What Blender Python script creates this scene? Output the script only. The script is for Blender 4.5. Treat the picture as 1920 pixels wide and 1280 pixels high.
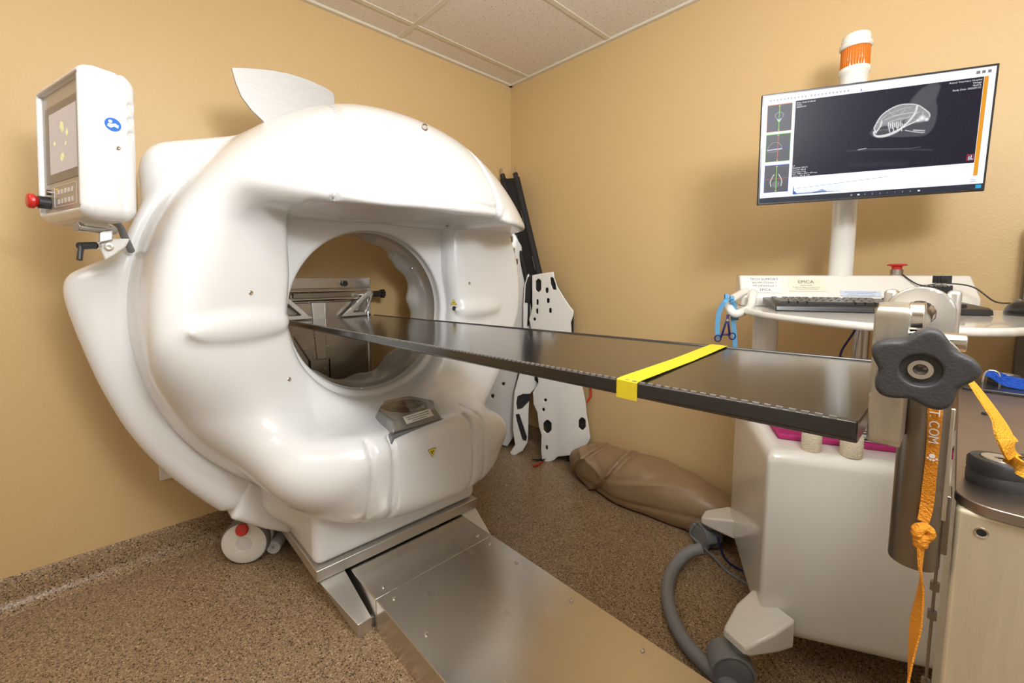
import bpy, bmesh, math, random
import numpy as np
from mathutils import Vector, Matrix
random.seed(7); np.random.seed(7)
for o in list(bpy.data.objects): bpy.data.objects.remove(o)
SC = bpy.context.scene
COL = SC.collection
PI = math.pi

# ------------------------------------------------------------------ camera
AZ, PITCH = math.radians(43.5), math.radians(5.2)
FPX, CPX, CPY = 800.0, 958.0, 588.0
CAM = Vector((-2.079, -2.191, 1.150))
fh = Vector((math.sin(AZ), math.cos(AZ), 0))
cR = Vector((math.cos(AZ), -math.sin(AZ), 0))
cF = fh*math.cos(PITCH) - Vector((0, 0, 1))*math.sin(PITCH)
cU = fh*math.sin(PITCH) + Vector((0, 0, 1))*math.cos(PITCH)
cam = bpy.data.cameras.new('camera'); camo = bpy.data.objects.new('camera', cam); COL.objects.link(camo)
camo.matrix_world = Matrix.Translation(CAM) @ Matrix((cR, cU, -cF)).transposed().to_4x4()
cam.sensor_width = 36; cam.lens = 36*FPX/1920
cam.shift_x = (960-CPX)/1920; cam.shift_y = (CPY-640)/1920
cam.clip_start = 0.02; cam.clip_end = 30
SC.camera = camo

# ------------------------------------------------------------------ world, lights, exposure
W = bpy.data.worlds.new('world'); SC.world = W; W.use_nodes = True
W.node_tree.nodes['Background'].inputs[0].default_value = (1, .96, .9, 1)
W.node_tree.nodes['Background'].inputs[1].default_value = 0.25
SC.view_settings.view_transform = 'Standard'; SC.view_settings.look = 'None'
SC.view_settings.gamma = 1; SC.view_settings.use_curve_mapping = False
SC.view_settings.exposure = 0.15
def area(name, loc, target, sx, sy, power, col):
    l = bpy.data.lights.new(name, 'AREA'); l.shape = 'RECTANGLE'; l.size = sx; l.size_y = sy; l.energy = power; l.color = col
    o = bpy.data.objects.new(name, l); COL.objects.link(o); o.location = loc
    o.rotation_euler = (Vector(target)-Vector(loc)).to_track_quat('-Z', 'Y').to_euler()
    return o
COOL = (.95, .98, 1)
area('photographer_softbox', (-1.86, -2.58, 1.86), (-1.1, -.4, 1.5), .6, .6, 13, COOL)
area('bounce_flash', (-1.75, -2.65, 1.8), (-1.45, -2.1, 2.42),   .35, .35, 27, COOL)
area('added_fill_near', (-2.0, -2.2, 2.395), (-2.0, -2.2, 0), .56, 1.15, 8, COOL)  # added overhead fill, no such lamp is in view
area('added_fill_far', (-2.85, -1.0, 2.395), (-2.85, -1.0, 0), .56, 1.15, 1.5, COOL)  # second added fill, left of the view

# ------------------------------------------------------------------ projection helpers (pixel of the 1920x1280 frame -> point on a plane of the room)
def ray(px, py): return cF + cR*((px-CPX)/FPX) - cU*((py-CPY)/FPX)
def on_plane(px, py, p0, n):
    d = ray(px, py); return CAM + d*((Vector(p0)-CAM).dot(Vector(n))/d.dot(Vector(n)))
def onY(v, px, py): return on_plane(px, py, (0, v, 0), (0, 1, 0))
def onX(v, px, py): return on_plane(px, py, (v, 0, 0), (1, 0, 0))
def onZ(v, px, py): return on_plane(px, py, (0, 0, v), (0, 0, 1))

# ------------------------------------------------------------------ materials
MATS = {}
def nodes(m): return m.node_tree.nodes, m.node_tree.links
def mat(name, col, rough=.5, metal=0, coat=0, spec=.5, bump=0, bscale=60, trans=0, emit=None, estr=0, var=0, vscale=8, aniso=None, alpha=1, coat_rough=.05, sss=0):
    m = bpy.data.materials.new(name); m.use_nodes = True; N, L = nodes(m); b = N['Principled BSDF']
    c = (*col, 1)
    b.inputs['Base Color'].default_value = c; b.inputs['Roughness'].default_value = rough; b.inputs['Metallic'].default_value = metal
    b.inputs['Coat Weight'].default_value = coat; b.inputs['Coat Roughness'].default_value = coat_rough
    b.inputs['Specular IOR Level'].default_value = spec
    b.inputs['Transmission Weight'].default_value = trans; b.inputs['Alpha'].default_value = alpha
    if emit: b.inputs['Emission Color'].default_value = (*emit, 1); b.inputs['Emission Strength'].default_value = estr
    tc = N.new('ShaderNodeTexCoord')
    if var or aniso:
        mp = N.new('ShaderNodeMapping'); L.new(tc.outputs['Object'], mp.inputs[0])
        mp.inputs['Scale'].default_value = aniso or (1, 1, 1)
        nz = N.new('ShaderNodeTexNoise'); nz.inputs['Scale'].default_value = vscale; nz.inputs['Detail'].default_value = 5; L.new(mp.outputs[0], nz.inputs[0])
        mx = N.new('ShaderNodeMix'); mx.data_type = 'RGBA'; mx.inputs[6].default_value = tuple(x*(1-var) for x in col)+(1,); mx.inputs[7].default_value = tuple(min(1, x*(1+var)) for x in col)+(1,)
        L.new(nz.outputs[0], mx.inputs[0]); L.new(mx.outputs[2], b.inputs['Base Color'])
        if aniso:
            mr = N.new('ShaderNodeMapRange'); mr.inputs[3].default_value = max(.03, rough-.04); mr.inputs[4].default_value = rough+.04
            L.new(nz.outputs[0], mr.inputs[0]); L.new(mr.outputs[0], b.inputs['Roughness'])
    if bump:
        nb = N.new('ShaderNodeTexNoise'); nb.inputs['Scale'].default_value = bscale; nb.inputs['Detail'].default_value = 3; L.new(tc.outputs['Object'], nb.inputs[0])
        bp = N.new('ShaderNodeBump'); bp.inputs['Strength'].default_value = bump; bp.inputs['Distance'].default_value = .01
        L.new(nb.outputs[0], bp.inputs['Height']); L.new(bp.outputs[0], b.inputs['Normal'])
    MATS[name] = m; return m
M_white = mat('gloss_white_plastic', (.81, .81, .805), .24, coat=.35, spec=.5)
M_white2 = mat('warm_white_enamel', (.80, .77, .70), .25, coat=.4)
M_liner = mat('pale_grey_plastic', (.70, .685, .65), .22, coat=.5)
M_cart = mat('cart_white_plastic', (.80, .77, .71), .18, coat=.6)
M_milk = mat('milky_plastic', (.82, .80, .76), .3, coat=.25)
M_milk2 = mat('milky_grey_plastic', (.70, .685, .655), .32, coat=.2)
M_steel = mat('brushed_steel', (.50, .47, .44), .26, 1, aniso=(1, 30, 30), var=.05, vscale=1.5)
M_rail = mat('rail_steel', (.66, .63, .585), .26, 1, aniso=(14, 1.5, 14), var=.02, vscale=2)
M_alu = mat('machined_aluminium', (.68, .66, .63), .42, 1, aniso=(3, 3, 30), var=.04, vscale=3)
M_leaf = mat('leaf_aluminium', (.50, .49, .48), .6, 1, aniso=(6, 6, 80), var=.15, vscale=2)
M_brass = mat('weathered_aluminium', (.62, .59, .51), .44, 1, aniso=(8, 8, 1), var=.2, vscale=12)
M_plate = mat('worn_steel_plate', (.40, .34, .30), .38, 1, var=.2, vscale=14)
M_panel = mat('brushed_yellow_steel', (.66, .58, .42), .48, .55, aniso=(30, 30, 1.2), var=.12, vscale=6)
M_tube = mat('dark_steel_tube', (.30, .27, .235), .3, 1, aniso=(3, 3, .6), var=.12, vscale=5)
M_chrome = mat('polished_metal', (.74, .71, .67), .14, 1)
M_black = mat('black_plastic', (.018, .018, .019), .32, coat=.2)
M_rubber = mat('charcoal_plastic', (.045, .045, .047), .5, bump=.1, bscale=400)
M_nylon = mat('black_nylon', (.014, .014, .016), .7, bump=.3, bscale=260)
M_hollow_shade = mat('hollow_shade', (.01, .01, .01), .7)  # near-black colour standing in for shade inside hollows
M_gasket = mat('dark_gasket', (.10, .09, .09), .6)
M_grey = mat('grey_plastic', (.22, .23, .24), .45)
M_hose = mat('grey_hose', (.25, .25, .26), .5)
M_red = mat('red_plastic', (.62, .02, .015), .35, coat=.3)
M_amber = mat('amber_plastic', (.62, .15, .006), .18, coat=.5, emit=(.9, .22, .01), estr=.03)
M_yellow = mat('yellow_tape', (.72, .56, .02), .45)
M_sticker = mat('yellow_sticker', (.85, .68, .02), .5)
M_blue = mat('blue_sticker', (.015, .15, .62), .4)
M_paper = mat('paper_label', (.78, .76, .72), .6)
M_cream = mat('cream_label', (.78, .73, .58), .6)
M_bluelab = mat('pale_blue_label', (.55, .62, .74), .6)
M_ink = mat('label_ink', (.06, .05, .07), .6)
M_redink = mat('label_red_ink', (.5, .05, .04), .6)
M_blueink = mat('label_blue_ink', (.05, .09, .3), .6)
M_orange = mat('orange_webbing', (.80, .29, .01), .6, bump=.5, bscale=500)
M_orange2 = mat('yellow_orange_webbing', (.86, .40, .02), .6, bump=.5, bscale=500)
M_print = mat('white_print', (.85, .83, .8), .6)
M_bluecord = mat('blue_webbing', (.01, .10, .62), .6, bump=.5, bscale=400)
M_leash = mat('light_blue_webbing', (.12, .36, .62), .65, bump=.4, bscale=500)
M_navy = mat('navy_cable', (.012, .018, .12), .5)
M_pink = mat('magenta_fabric', (.42, .018, .14), .7, bump=.3, bscale=200)
M_gauze = mat('bandage_cloth', (.72, .62, .46), .85, bump=.6, bscale=240, var=.12, vscale=60)
M_tan = mat('tan_vinyl', (.30, .195, .105), .40, bump=.12, bscale=14)
M_ceil_grid = mat('ceiling_grid_paint', (.72, .66, .54), .5)
M_post = mat('bronze_steel', (.16, .135, .115), .4, .8)
M_fill_lamp = mat('fill_lamp_diffuser', (.9, .9, .88), .5, emit=(1, .95, .88), estr=3)  # glow of the added ceiling fixtures
M_panelgrey = mat('panel_grey_film', (.36, .315, .27), .3, coat=.3)
M_bezel = mat('panel_bezel_film', (.20, .17, .145), .3)
M_lcd = mat('control_lcd', (.25, .22, .23), .2, emit=(.60, .54, .55), estr=.42)
M_lime = mat('lcd_yellow', (.6, .6, .2), .4, emit=(.62, .62, .38), estr=.5)
M_smoke = mat('smoked_acrylic', (.62, .60, .57), .05, trans=.95, coat=.3)
M_mirror = mat('dish_reflector', (.35, .30, .26), .12, 1)
M_rod = mat('pole_tip_metal', (.6, .57, .53), .25, 1)

def floor_mat(name, k=1.0):
    m = bpy.data.materials.new(name); m.use_nodes = True; N, L = nodes(m); b = N['Principled BSDF']
    tc = N.new('ShaderNodeTexCoord')
    v = N.new('ShaderNodeTexVoronoi'); v.inputs['Scale'].default_value = 300; L.new(tc.outputs['Object'], v.inputs['Vector'])
    r = N.new('ShaderNodeValToRGB'); e = r.color_ramp.elements; r.color_ramp.interpolation = 'CONSTANT'
    cols = [(0, (.055, .035, .02)), (.10, (.275, .18, .098)), (.38, (.35, .235, .132)), (.62, (.22, .14, .074)), (.76, (.41, .285, .17)), (.94, (.58, .44, .29))]
    e[0].position = 0; e[0].color = (*cols[0][1], 1); e[1].position = cols[1][0]; e[1].color = (*cols[1][1], 1)
    for p, c in cols[2:]:
        n = e.new(p); n.color = (*c, 1)
    s = N.new('ShaderNodeSeparateColor'); L.new(v.outputs['Color'], s.inputs[0]); L.new(s.outputs[0], r.inputs[0])
    v2 = N.new('ShaderNodeTexVoronoi'); v2.inputs['Scale'].default_value = 115; L.new(tc.outputs['Object'], v2.inputs['Vector'])
    s2 = N.new('ShaderNodeSeparateColor'); L.new(v2.outputs['Color'], s2.inputs[0])
    g = N.new('ShaderNodeMath'); g.operation = 'GREATER_THAN'; g.inputs[1].default_value = .9; L.new(s2.outputs[1], g.inputs[0])
    g2 = N.new('ShaderNodeMath'); g2.operation = 'LESS_THAN'; g2.inputs[1].default_value = .35; L.new(v2.outputs['Distance'], g2.inputs[0])
    gm = N.new('ShaderNodeMath'); gm.operation = 'MULTIPLY'; L.new(g.outputs[0], gm.inputs[0]); L.new(g2.outputs[0], gm.inputs[1])
    mx = N.new('ShaderNodeMix'); mx.data_type = 'RGBA'; mx.inputs[7].default_value = (.06, .035, .02, 1)
    L.new(gm.outputs[0], mx.inputs[0]); L.new(r.outputs[0], mx.inputs[6]); L.new(mx.outputs[2], b.inputs['Base Color'])
    b.inputs['Roughness'].default_value = .34; b.inputs['Specular IOR Level'].default_value = .4
    nb = N.new('ShaderNodeTexNoise'); nb.inputs['Scale'].default_value = 120; L.new(tc.outputs['Object'], nb.inputs[0])
    bp = N.new('ShaderNodeBump'); bp.inputs['Strength'].default_value = .12; bp.inputs['Distance'].default_value = .004
    L.new(nb.outputs[0], bp.inputs['Height']); L.new(bp.outputs[0], b.inputs['Normal'])
    return m
M_wall_fill = mat('pale_fill_paint', (.74, .71, .66), .6)  # pale colour picked so the unseen walls bounce neutral fill
M_floor = floor_mat('speckled_vinyl')
M_wall = mat('tan_eggshell_paint', (.665, .465, .228), .42, bump=.09, bscale=130, spec=.4)
def ceil_mat():
    m = bpy.data.materials.new('mineral_tile'); m.use_nodes = True; N, L = nodes(m); b = N['Principled BSDF']
    tc = N.new('ShaderNodeTexCoord')
    n = N.new('ShaderNodeTexNoise'); n.inputs['Scale'].default_value = 130; n.inputs['Detail'].default_value = 2; L.new(tc.outputs['Object'], n.inputs[0])
    r = N.new('ShaderNodeValToRGB'); e = r.color_ramp.elements
    e[0].position = .30; e[0].color = (.42, .34, .25, 1); e[1].position = .37; e[1].color = (.80, .73, .635, 1); L.new(n.outputs[0], r.inputs[0])
    L.new(r.outputs[0], b.inputs['Base Color']); b.inputs['Roughness'].default_value = .9
    bp = N.new('ShaderNodeBump'); bp.inputs['Strength'].default_value = .3; bp.inputs['Distance'].default_value = .006
    L.new(n.outputs[0], bp.inputs['Height']); L.new(bp.outputs[0], b.inputs['Normal'])
    return m
M_ceil = ceil_mat()
def carbon_mat():
    m = bpy.data.materials.new('carbon_fibre'); m.use_nodes = True; N, L = nodes(m); b = N['Principled BSDF']
    tc = N.new('ShaderNodeTexCoord')
    mp = N.new('ShaderNodeMapping'); mp.inputs['Rotation'].default_value = (0, 0, 0); L.new(tc.outputs['Object'], mp.inputs[0])
    ch = N.new('ShaderNodeTexChecker'); ch.inputs['Scale'].default_value = 330; ch.inputs[1].default_value = (.010, .0095, .0095, 1); ch.inputs[2].default_value = (.017, .0155, .015, 1)
    L.new(mp.outputs[0], ch.inputs[0]); L.new(ch.outputs[0], b.inputs['Base Color'])
    n = N.new('ShaderNodeTexNoise'); n.inputs['Scale'].default_value = 5; n.inputs['Detail'].default_value = 6; L.new(tc.outputs['Object'], n.inputs[0])
    mr = N.new('ShaderNodeMapRange'); mr.inputs[3].default_value = .15; mr.inputs[4].default_value = .24; L.new(n.outputs[0], mr.inputs[0]); L.new(mr.outputs[0], b.inputs['Roughness'])
    b.inputs['Specular IOR Level'].default_value = .6; b.inputs['Coat Weight'].default_value = .5; b.inputs['Coat Roughness'].default_value = .10
    return m
M_carbon = carbon_mat()

# ------------------------------------------------------------------ object helpers
WM = {}
def thing(name, label, cat, loc=(0, 0, 0), rotz=0, group=None, mtx=None):
    o = bpy.data.objects.new(name, None); COL.objects.link(o); o.empty_display_size = .05
    m = mtx if mtx is not None else Matrix.Translation(Vector(loc)) @ Matrix.Rotation(rotz, 4, 'Z')
    o.matrix_world = m; WM[o] = m
    return tag(o, label, cat, group)
def tag(o, label, cat, group=None):
    o['label'] = label; o['category'] = cat
    if group: o['group'] = group
    return o
def root_m(o): return WM.get(o, Matrix.Identity(4))
def mesh_obj(name, me, material, parent=None, world=True, bevel=0, smooth=45, seg=2, label=None):
    o = bpy.data.objects.new(name, me); COL.objects.link(o)
    if material: me.materials.append(material)
    if parent is not None:
        m = root_m(parent); o.parent = parent; WM[o] = m
        if world: me.transform(m.inverted())
    else:
        WM[o] = Matrix.Identity(4)
    if smooth:
        for p in me.polygons: p.use_smooth = True
        if smooth < 180: me.set_sharp_from_angle(angle=math.radians(smooth))
    if bevel:
        md = o.modifiers.new('bevel', 'BEVEL'); md.width = bevel; md.segments = seg; md.limit_method = 'ANGLE'; md.angle_limit = math.radians(35); md.harden_normals = False
    if label: o['label'] = label
    return o
def obj(name, bm, material, parent=None, **k):
    bmesh.ops.recalc_face_normals(bm, faces=bm.faces)
    me = bpy.data.meshes.new(name); bm.to_mesh(me); bm.free()
    return mesh_obj(name, me, material, parent, **k)
def top(name, bm, material, label, cat, group=None, **k):
    """a thing that is one mesh, its origin moved to its base centre"""
    o = obj(name, bm, material, None, **k); rebase(o); return tag(o, label, cat, group)
def rebase(o):
    vs = np.array([v.co[:] for v in o.data.vertices]); c = Vector(((vs[:, 0].min()+vs[:, 0].max())/2, (vs[:, 1].min()+vs[:, 1].max())/2, vs[:, 2].min()))
    o.data.transform(Matrix.Translation(-c)); o.location = c; WM[o] = Matrix.Translation(c)
def struct(name, bm, material, **k):
    o = obj(name, bm, material, None, **k); o['kind'] = 'structure'; return o
def NB(): return bmesh.new()
def box(bm, lo, hi, m=None):
    lo, hi = Vector(lo), Vector(hi); c = (lo+hi)/2; s = hi-lo
    r = bmesh.ops.create_cube(bm, size=1, matrix=(m or Matrix.Identity(4)) @ Matrix.Translation(c) @ Matrix.Diagonal((abs(s.x), abs(s.y), abs(s.z), 1)))
    return bm
def axis_m(p, d):
    d = Vector(d).normalized(); q = d.to_track_quat('Z', 'Y'); return Matrix.Translation(Vector(p)) @ q.to_matrix().to_4x4()
def cyl(bm, p0, p1, r0, r1=None, seg=32):
    p0, p1 = Vector(p0), Vector(p1); h = (p1-p0).length; r1 = r0 if r1 is None else r1
    bmesh.ops.create_cone(bm, cap_ends=True, segments=seg, radius1=r0, radius2=r1, depth=h, matrix=axis_m(p0, p1-p0) @ Matrix.Translation((0, 0, h/2)))
    return bm
def lathe(bm, prof, m=None, seg=40, cap=True):
    m = m or Matrix.Identity(4); rings = []
    for r, z in prof:
        if r < 1e-6: rings.append([bm.verts.new(m @ Vector((0, 0, z)))])
        else: rings.append([bm.verts.new(m @ Vector((r*math.cos(2*PI*i/seg), r*math.sin(2*PI*i/seg), z))) for i in range(seg)])
    for a, b in zip(rings, rings[1:]):
        for i in range(seg):
            j = (i+1) % seg
            if len(a) == 1 and len(b) == 1: continue
            if len(a) == 1: bm.faces.new((a[0], b[i], b[j]))
            elif len(b) == 1: bm.faces.new((a[i], a[j], b[0]))
            else: bm.faces.new((a[i], a[j], b[j], b[i]))
    if cap:
        for rg in (rings[0], rings[-1]):
            if len(rg) > 1: bm.faces.new(rg)
    return bm
def smooth_path(pts, n=8, closed=False):
    P = [Vector(p) for p in pts]; out = []
    N_ = len(P); rng = range(N_ if closed else N_-1)
    for i in rng:
        g = lambda k: P[k % N_] if closed else P[max(0, min(N_-1, k))]
        p0, p1, p2, p3 = g(i-1), g(i), g(i+1), g(i+2)
        for k in range(n):
            t = k/n; out.append(.5*((2*p1)+(p2-p0)*t+(2*p0-5*p1+4*p2-p3)*t*t+(-p0+3*p1-3*p2+p3)*t**3))
    if not closed: out.append(P[-1])
    return out
def frames(pts, closed=False):
    T = []
    n = len(pts)
    for i in range(n):
        a = pts[(i-1) % n] if closed else pts[max(0, i-1)]; b = pts[(i+1) % n] if closed else pts[min(n-1, i+1)]
        T.append((b-a).normalized())
    up = Vector((0, 0, 1)) if abs(T[0].z) < .9 else Vector((1, 0, 0))
    S = []; s = T[0].cross(up).normalized()
    for t in T:
        s = (s - t*s.dot(t)).normalized(); S.append(s)
    return T, S
def tube(bm, pts, r, seg=14, closed=False, rfun=None):
    pts = [Vector(p) for p in pts]; T, S = frames(pts, closed); rings = []
    for i, p in enumerate(pts):
        b = T[i].cross(S[i]); rr = rfun(i) if rfun else r
        rings.append([bm.verts.new(p + (S[i]*math.cos(2*PI*k/seg)+b*math.sin(2*PI*k/seg))*rr) for k in range(seg)])
    n = len(rings)
    for i in range(n if closed else n-1):
        a, b = rings[i], rings[(i+1) % n]
        for k in range(seg): bm.faces.new((a[k], a[(k+1) % seg], b[(k+1) % seg], b[k]))
    if not closed: bm.faces.new(rings[0]); bm.faces.new(rings[-1])
    return bm
def ribbon(bm, pts, sides, w, th=.0016):
    """webbing: a thin flat band following pts, its width along the given side vectors"""
    pts = [Vector(p) for p in pts]; n = len(pts); R = []
    for i, p in enumerate(pts):
        t = (pts[min(n-1, i+1)]-pts[max(0, i-1)]).normalized(); s = Vector(sides[i]); s = (s-t*s.dot(t)).normalized(); nn = t.cross(s)
        ww = w[i] if isinstance(w, (list, tuple)) else w
        R.append([bm.verts.new(p+s*(a*ww/2)+nn*(b*th/2)) for a, b in ((-1, -1), (1, -1), (1, 1), (-1, 1))])
    for a, b in zip(R, R[1:]):
        for k in range(4): bm.faces.new((a[k], a[(k+1) % 4], b[(k+1) % 4], b[k]))
    bm.faces.new(R[0]); bm.faces.new(R[-1]); return bm
def prism(bm, poly, h, m=None):
    """polygon in local xy, extruded along +z by h"""
    m = m or Matrix.Identity(4)
    a = [bm.verts.new(m @ Vector((x, y, 0))) for x, y in poly]; b = [bm.verts.new(m @ Vector((x, y, h))) for x, y in poly]
    bm.faces.new(a); bm.faces.new(b)
    for i in range(len(poly)):
        j = (i+1) % len(poly); bm.faces.new((a[i], a[j], b[j], b[i]))
    return bm
def hull(bm, pts):
    vs = [bm.verts.new(Vector(p)) for p in pts]; r = bmesh.ops.convex_hull(bm, input=vs)
    junk = [g for g in r['geom_interior'] if isinstance(g, bmesh.types.BMVert)]
    if junk: bmesh.ops.delete(bm, geom=junk, context='VERTS')
    return bm
def text_mesh(body, size, m, align='LEFT', depth=.0003, sx=1):
    c = bpy.data.curves.new('text', 'FONT'); c.body = body; c.size = size; c.align_x = align; c.extrude = depth; c.resolution_u = 3
    t = bpy.data.objects.new('text', c); COL.objects.link(t)
    dg = bpy.context.evaluated_depsgraph_get(); me = bpy.data.meshes.new_from_object(t.evaluated_get(dg))
    bpy.data.objects.remove(t); bpy.data.curves.remove(c); me.transform(m @ Matrix.Diagonal((sx, 1, 1, 1))); return me
def text_bm(bm, body, size, m, **k):
    me = text_mesh(body, size, m, **k); bm.from_mesh(me); bpy.data.meshes.remove(me); return bm
def plane_m(o, ex, ey):
    ex = Vector(ex).normalized(); ey = Vector(ey); ey = (ey-ex*ey.dot(ex)).normalized(); ez = ex.cross(ey)
    return Matrix.Translation(Vector(o)) @ Matrix((ex, ey, ez)).transposed().to_4x4()

# ------------------------------------------------------------------ signed-distance modelling (surface nets)
def smin(a, b, k):
    h = np.clip(.5+.5*(b-a)/k, 0, 1); return b+(a-b)*h-k*h*(1-h)
def smax(a, b, k): return -smin(-a, -b, k)
def supell(x, y, z, r, p=2.0):
    ax, ay, az = np.abs(x)/r[0], np.abs(y)/r[1], np.abs(z)/r[2]
    k0 = (ax**p+ay**p+az**p)**(1/p)+1e-6
    k1 = np.sqrt((ax**(p-1)/r[0])**2+(ay**(p-1)/r[1])**2+(az**(p-1)/r[2])**2)*k0**(1-p)+1e-4
    return np.clip((k0-1)/k1, -1, 3)
def rbox(x, y, z, h, r):
    qx, qy, qz = np.abs(x)-h[0]+r, np.abs(y)-h[1]+r, np.abs(z)-h[2]+r
    return np.sqrt(np.maximum(qx, 0)**2+np.maximum(qy, 0)**2+np.maximum(qz, 0)**2)+np.minimum(np.maximum(qx, np.maximum(qy, qz)), 0)-r
def poly2(x, y, P):
    d = np.full(np.broadcast(x, y).shape, 1e9); s = np.ones(d.shape); n = len(P)
    for i in range(n):
        ax, ay = P[i]; bx, by = P[i-1]; ex, ey = bx-ax, by-ay
        wx, wy = x-ax, y-ay; t = np.clip((wx*ex+wy*ey)/(ex*ex+ey*ey+1e-12), 0, 1)
        d = np.minimum(d, (wx-ex*t)**2+(wy-ey*t)**2)
        c1 = y >= ay; c2 = y < by; c3 = ex*wy > ey*wx
        s = np.where((c1 & c2 & c3) | (~c1 & ~c2 & ~c3), -s, s)
    return s*np.sqrt(d)
def extr(d2, h, r):
    """2D distance + |height|-h -> rounded extrusion"""
    a, b = d2+r, h+r
    return np.minimum(np.maximum(a, b), 0)+np.sqrt(np.maximum(a, 0)**2+np.maximum(b, 0)**2)-r
def nets(fn, lo, hi, h, it=3):
    ax = [np.arange(l, u+h, h) for l, u in zip(lo, hi)]
    X, Y, Z = np.meshgrid(*ax, indexing='ij', sparse=True)
    F = np.broadcast_to(fn(X, Y, Z), tuple(len(a) for a in ax)).astype(np.float32)
    S = F < 0
    nx, ny, nz = F.shape
    cs = np.zeros((nx-1, ny-1, nz-1), np.int8)
    for i in (0, 1):
        for j in (0, 1):
            for k in (0, 1): cs += S[i:nx-1+i, j:ny-1+j, k:nz-1+k]
    act = (cs > 0) & (cs < 8); idx = np.full(act.shape, -1, np.int64); I = np.argwhere(act); idx[act] = np.arange(len(I))
    acc = np.zeros((len(I), 3)); cnt = np.zeros(len(I))
    C8 = [(i, j, k) for i in (0, 1) for j in (0, 1) for k in (0, 1)]
    for a in C8:
        for d in range(3):
            if a[d]: continue
            b = list(a); b[d] = 1
            fa = F[I[:, 0]+a[0], I[:, 1]+a[1], I[:, 2]+a[2]]; fb = F[I[:, 0]+b[0], I[:, 1]+b[1], I[:, 2]+b[2]]
            m = (fa < 0) != (fb < 0); t = np.where(m, fa/(fa-fb+1e-20), 0)
            p = np.tile(np.array(a, float), (len(I), 1)); p[:, d] += t
            acc[m] += p[m]; cnt[m] += 1
    V = (I+acc/cnt[:, None])*h+np.array([a[0] for a in ax])
    lim = V.copy()
    for _ in range(it):
        e = h*.1; f0 = fn(V[:, 0], V[:, 1], V[:, 2]); G = np.zeros_like(V)
        for d in range(3):
            q = V.copy(); q[:, d] += e; q2 = V.copy(); q2[:, d] -= e
            G[:, d] = (fn(q[:, 0], q[:, 1], q[:, 2])-fn(q2[:, 0], q2[:, 1], q2[:, 2]))/(2*e)
        st = G*(f0/(np.sum(G*G, 1)+1e-6))[:, None]; ln = np.linalg.norm(st, axis=1); st *= np.minimum(1, .5*h/(ln+1e-9))[:, None]
        V = V-st; V = np.clip(V, lim-h, lim+h)
    Q = []
    for d in range(3):
        A = [0, 1, 2]; A.remove(d); b, c = A
        sl0 = [slice(None)]*3; sl1 = [slice(None)]*3; sl0[d] = slice(0, -1); sl1[d] = slice(1, None)
        cr = S[tuple(sl0)] != S[tuple(sl1)]; E_ = np.argwhere(cr)
        ok = (E_[:, b] > 0) & (E_[:, b] < F.shape[b]-1) & (E_[:, c] > 0) & (E_[:, c] < F.shape[c]-1); E_ = E_[ok]
        fl = S[tuple(E_.T)]
        def cell(db, dc):
            q = E_.copy(); q[:, b] += db; q[:, c] += dc; return idx[q[:, 0], q[:, 1], q[:, 2]]
        q = np.stack([cell(-1, -1), cell(0, -1), cell(0, 0), cell(-1, 0)], 1)
        if d == 1: fl = ~fl
        q[~fl] = q[~fl][:, ::-1]; Q.append(q)
    Q = np.concatenate(Q); Q = Q[(Q >= 0).all(1)]
    v0, v1, v2, v3 = (V[Q[:, k]] for k in range(4))
    vol = np.einsum('ij,ij->', v0-V.mean(0), np.cross(v1-v0, v2-v0)+np.cross(v2-v0, v3-v0))
    if vol < 0: Q = Q[:, ::-1]
    me = bpy.data.meshes.new('nets'); me.from_pydata(V.tolist(), [], Q.tolist()); me.update()
    return me
def netobj(name, fn, lo, hi, h, material, parent=None, m=None, world=True, sharp=180, **k):
    me = nets(fn, lo, hi, h); me.name = name
    if m is not None: me.transform(m)
    return mesh_obj(name, me, material, parent, world=world, smooth=sharp, **k)

# ------------------------------------------------------------------ the room
CEIL = 2.425; XM, YM = -3.7, -3.4
bm = NB(); box(bm, (XM-.1, YM-.1, -.1), (.1, .1, 0)); struct('floor', bm, M_floor, smooth=0)
bm = NB(); box(bm, (XM, 0, 0), (.1, .1, CEIL+.1)); struct('wall_left', bm, M_wall, smooth=0)
bm = NB(); box(bm, (0, YM, 0), (.1, 0, CEIL+.1)); struct('wall_right', bm, M_wall, smooth=0)
bm = NB(); box(bm, (XM-.1, YM-.1, 0), (XM, .1, CEIL+.1)); struct('wall_back', bm, M_wall_fill, smooth=0)
bm = NB(); box(bm, (XM, YM-.1, 0), (.1, YM, CEIL+.1)); struct('wall_front', bm, M_wall_fill, smooth=0)
bm = NB(); box(bm, (XM, YM, CEIL), (0, 0, CEIL+.1)); struct('ceiling', bm, M_ceil, smooth=0)
# suspended grid: wall angles and the tees
def tee(name, lo, hi):
    bm = NB(); box(bm, lo, hi); return struct(name, bm, M_ceil_grid, smooth=0)
tee('trim_1', (XM, -.022, CEIL-.012), (0, 0, CEIL)); tee('trim_2', (-.022, YM, CEIL-.012), (0, 0, CEIL))
n_ = 3
for i in range(6):
    y = -.175-.613*i
    if y < YM: break
    tee('trim_%d' % n_, (XM, y-.012, CEIL-.005), (0, y+.012, CEIL)); n_ += 1
for i in range(6):
    x = -.848-.613*i
    if x < XM: break
    tee('trim_%d' % n_, (x-.012, YM, CEIL-.0052), (x+.012, 0, CEIL)); n_ += 1
bm = NB(); box(bm, (-.848+.613-.012, YM, CEIL-.0052), (-.848+.613+.012, -.80, CEIL));
bm.free()
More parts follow.
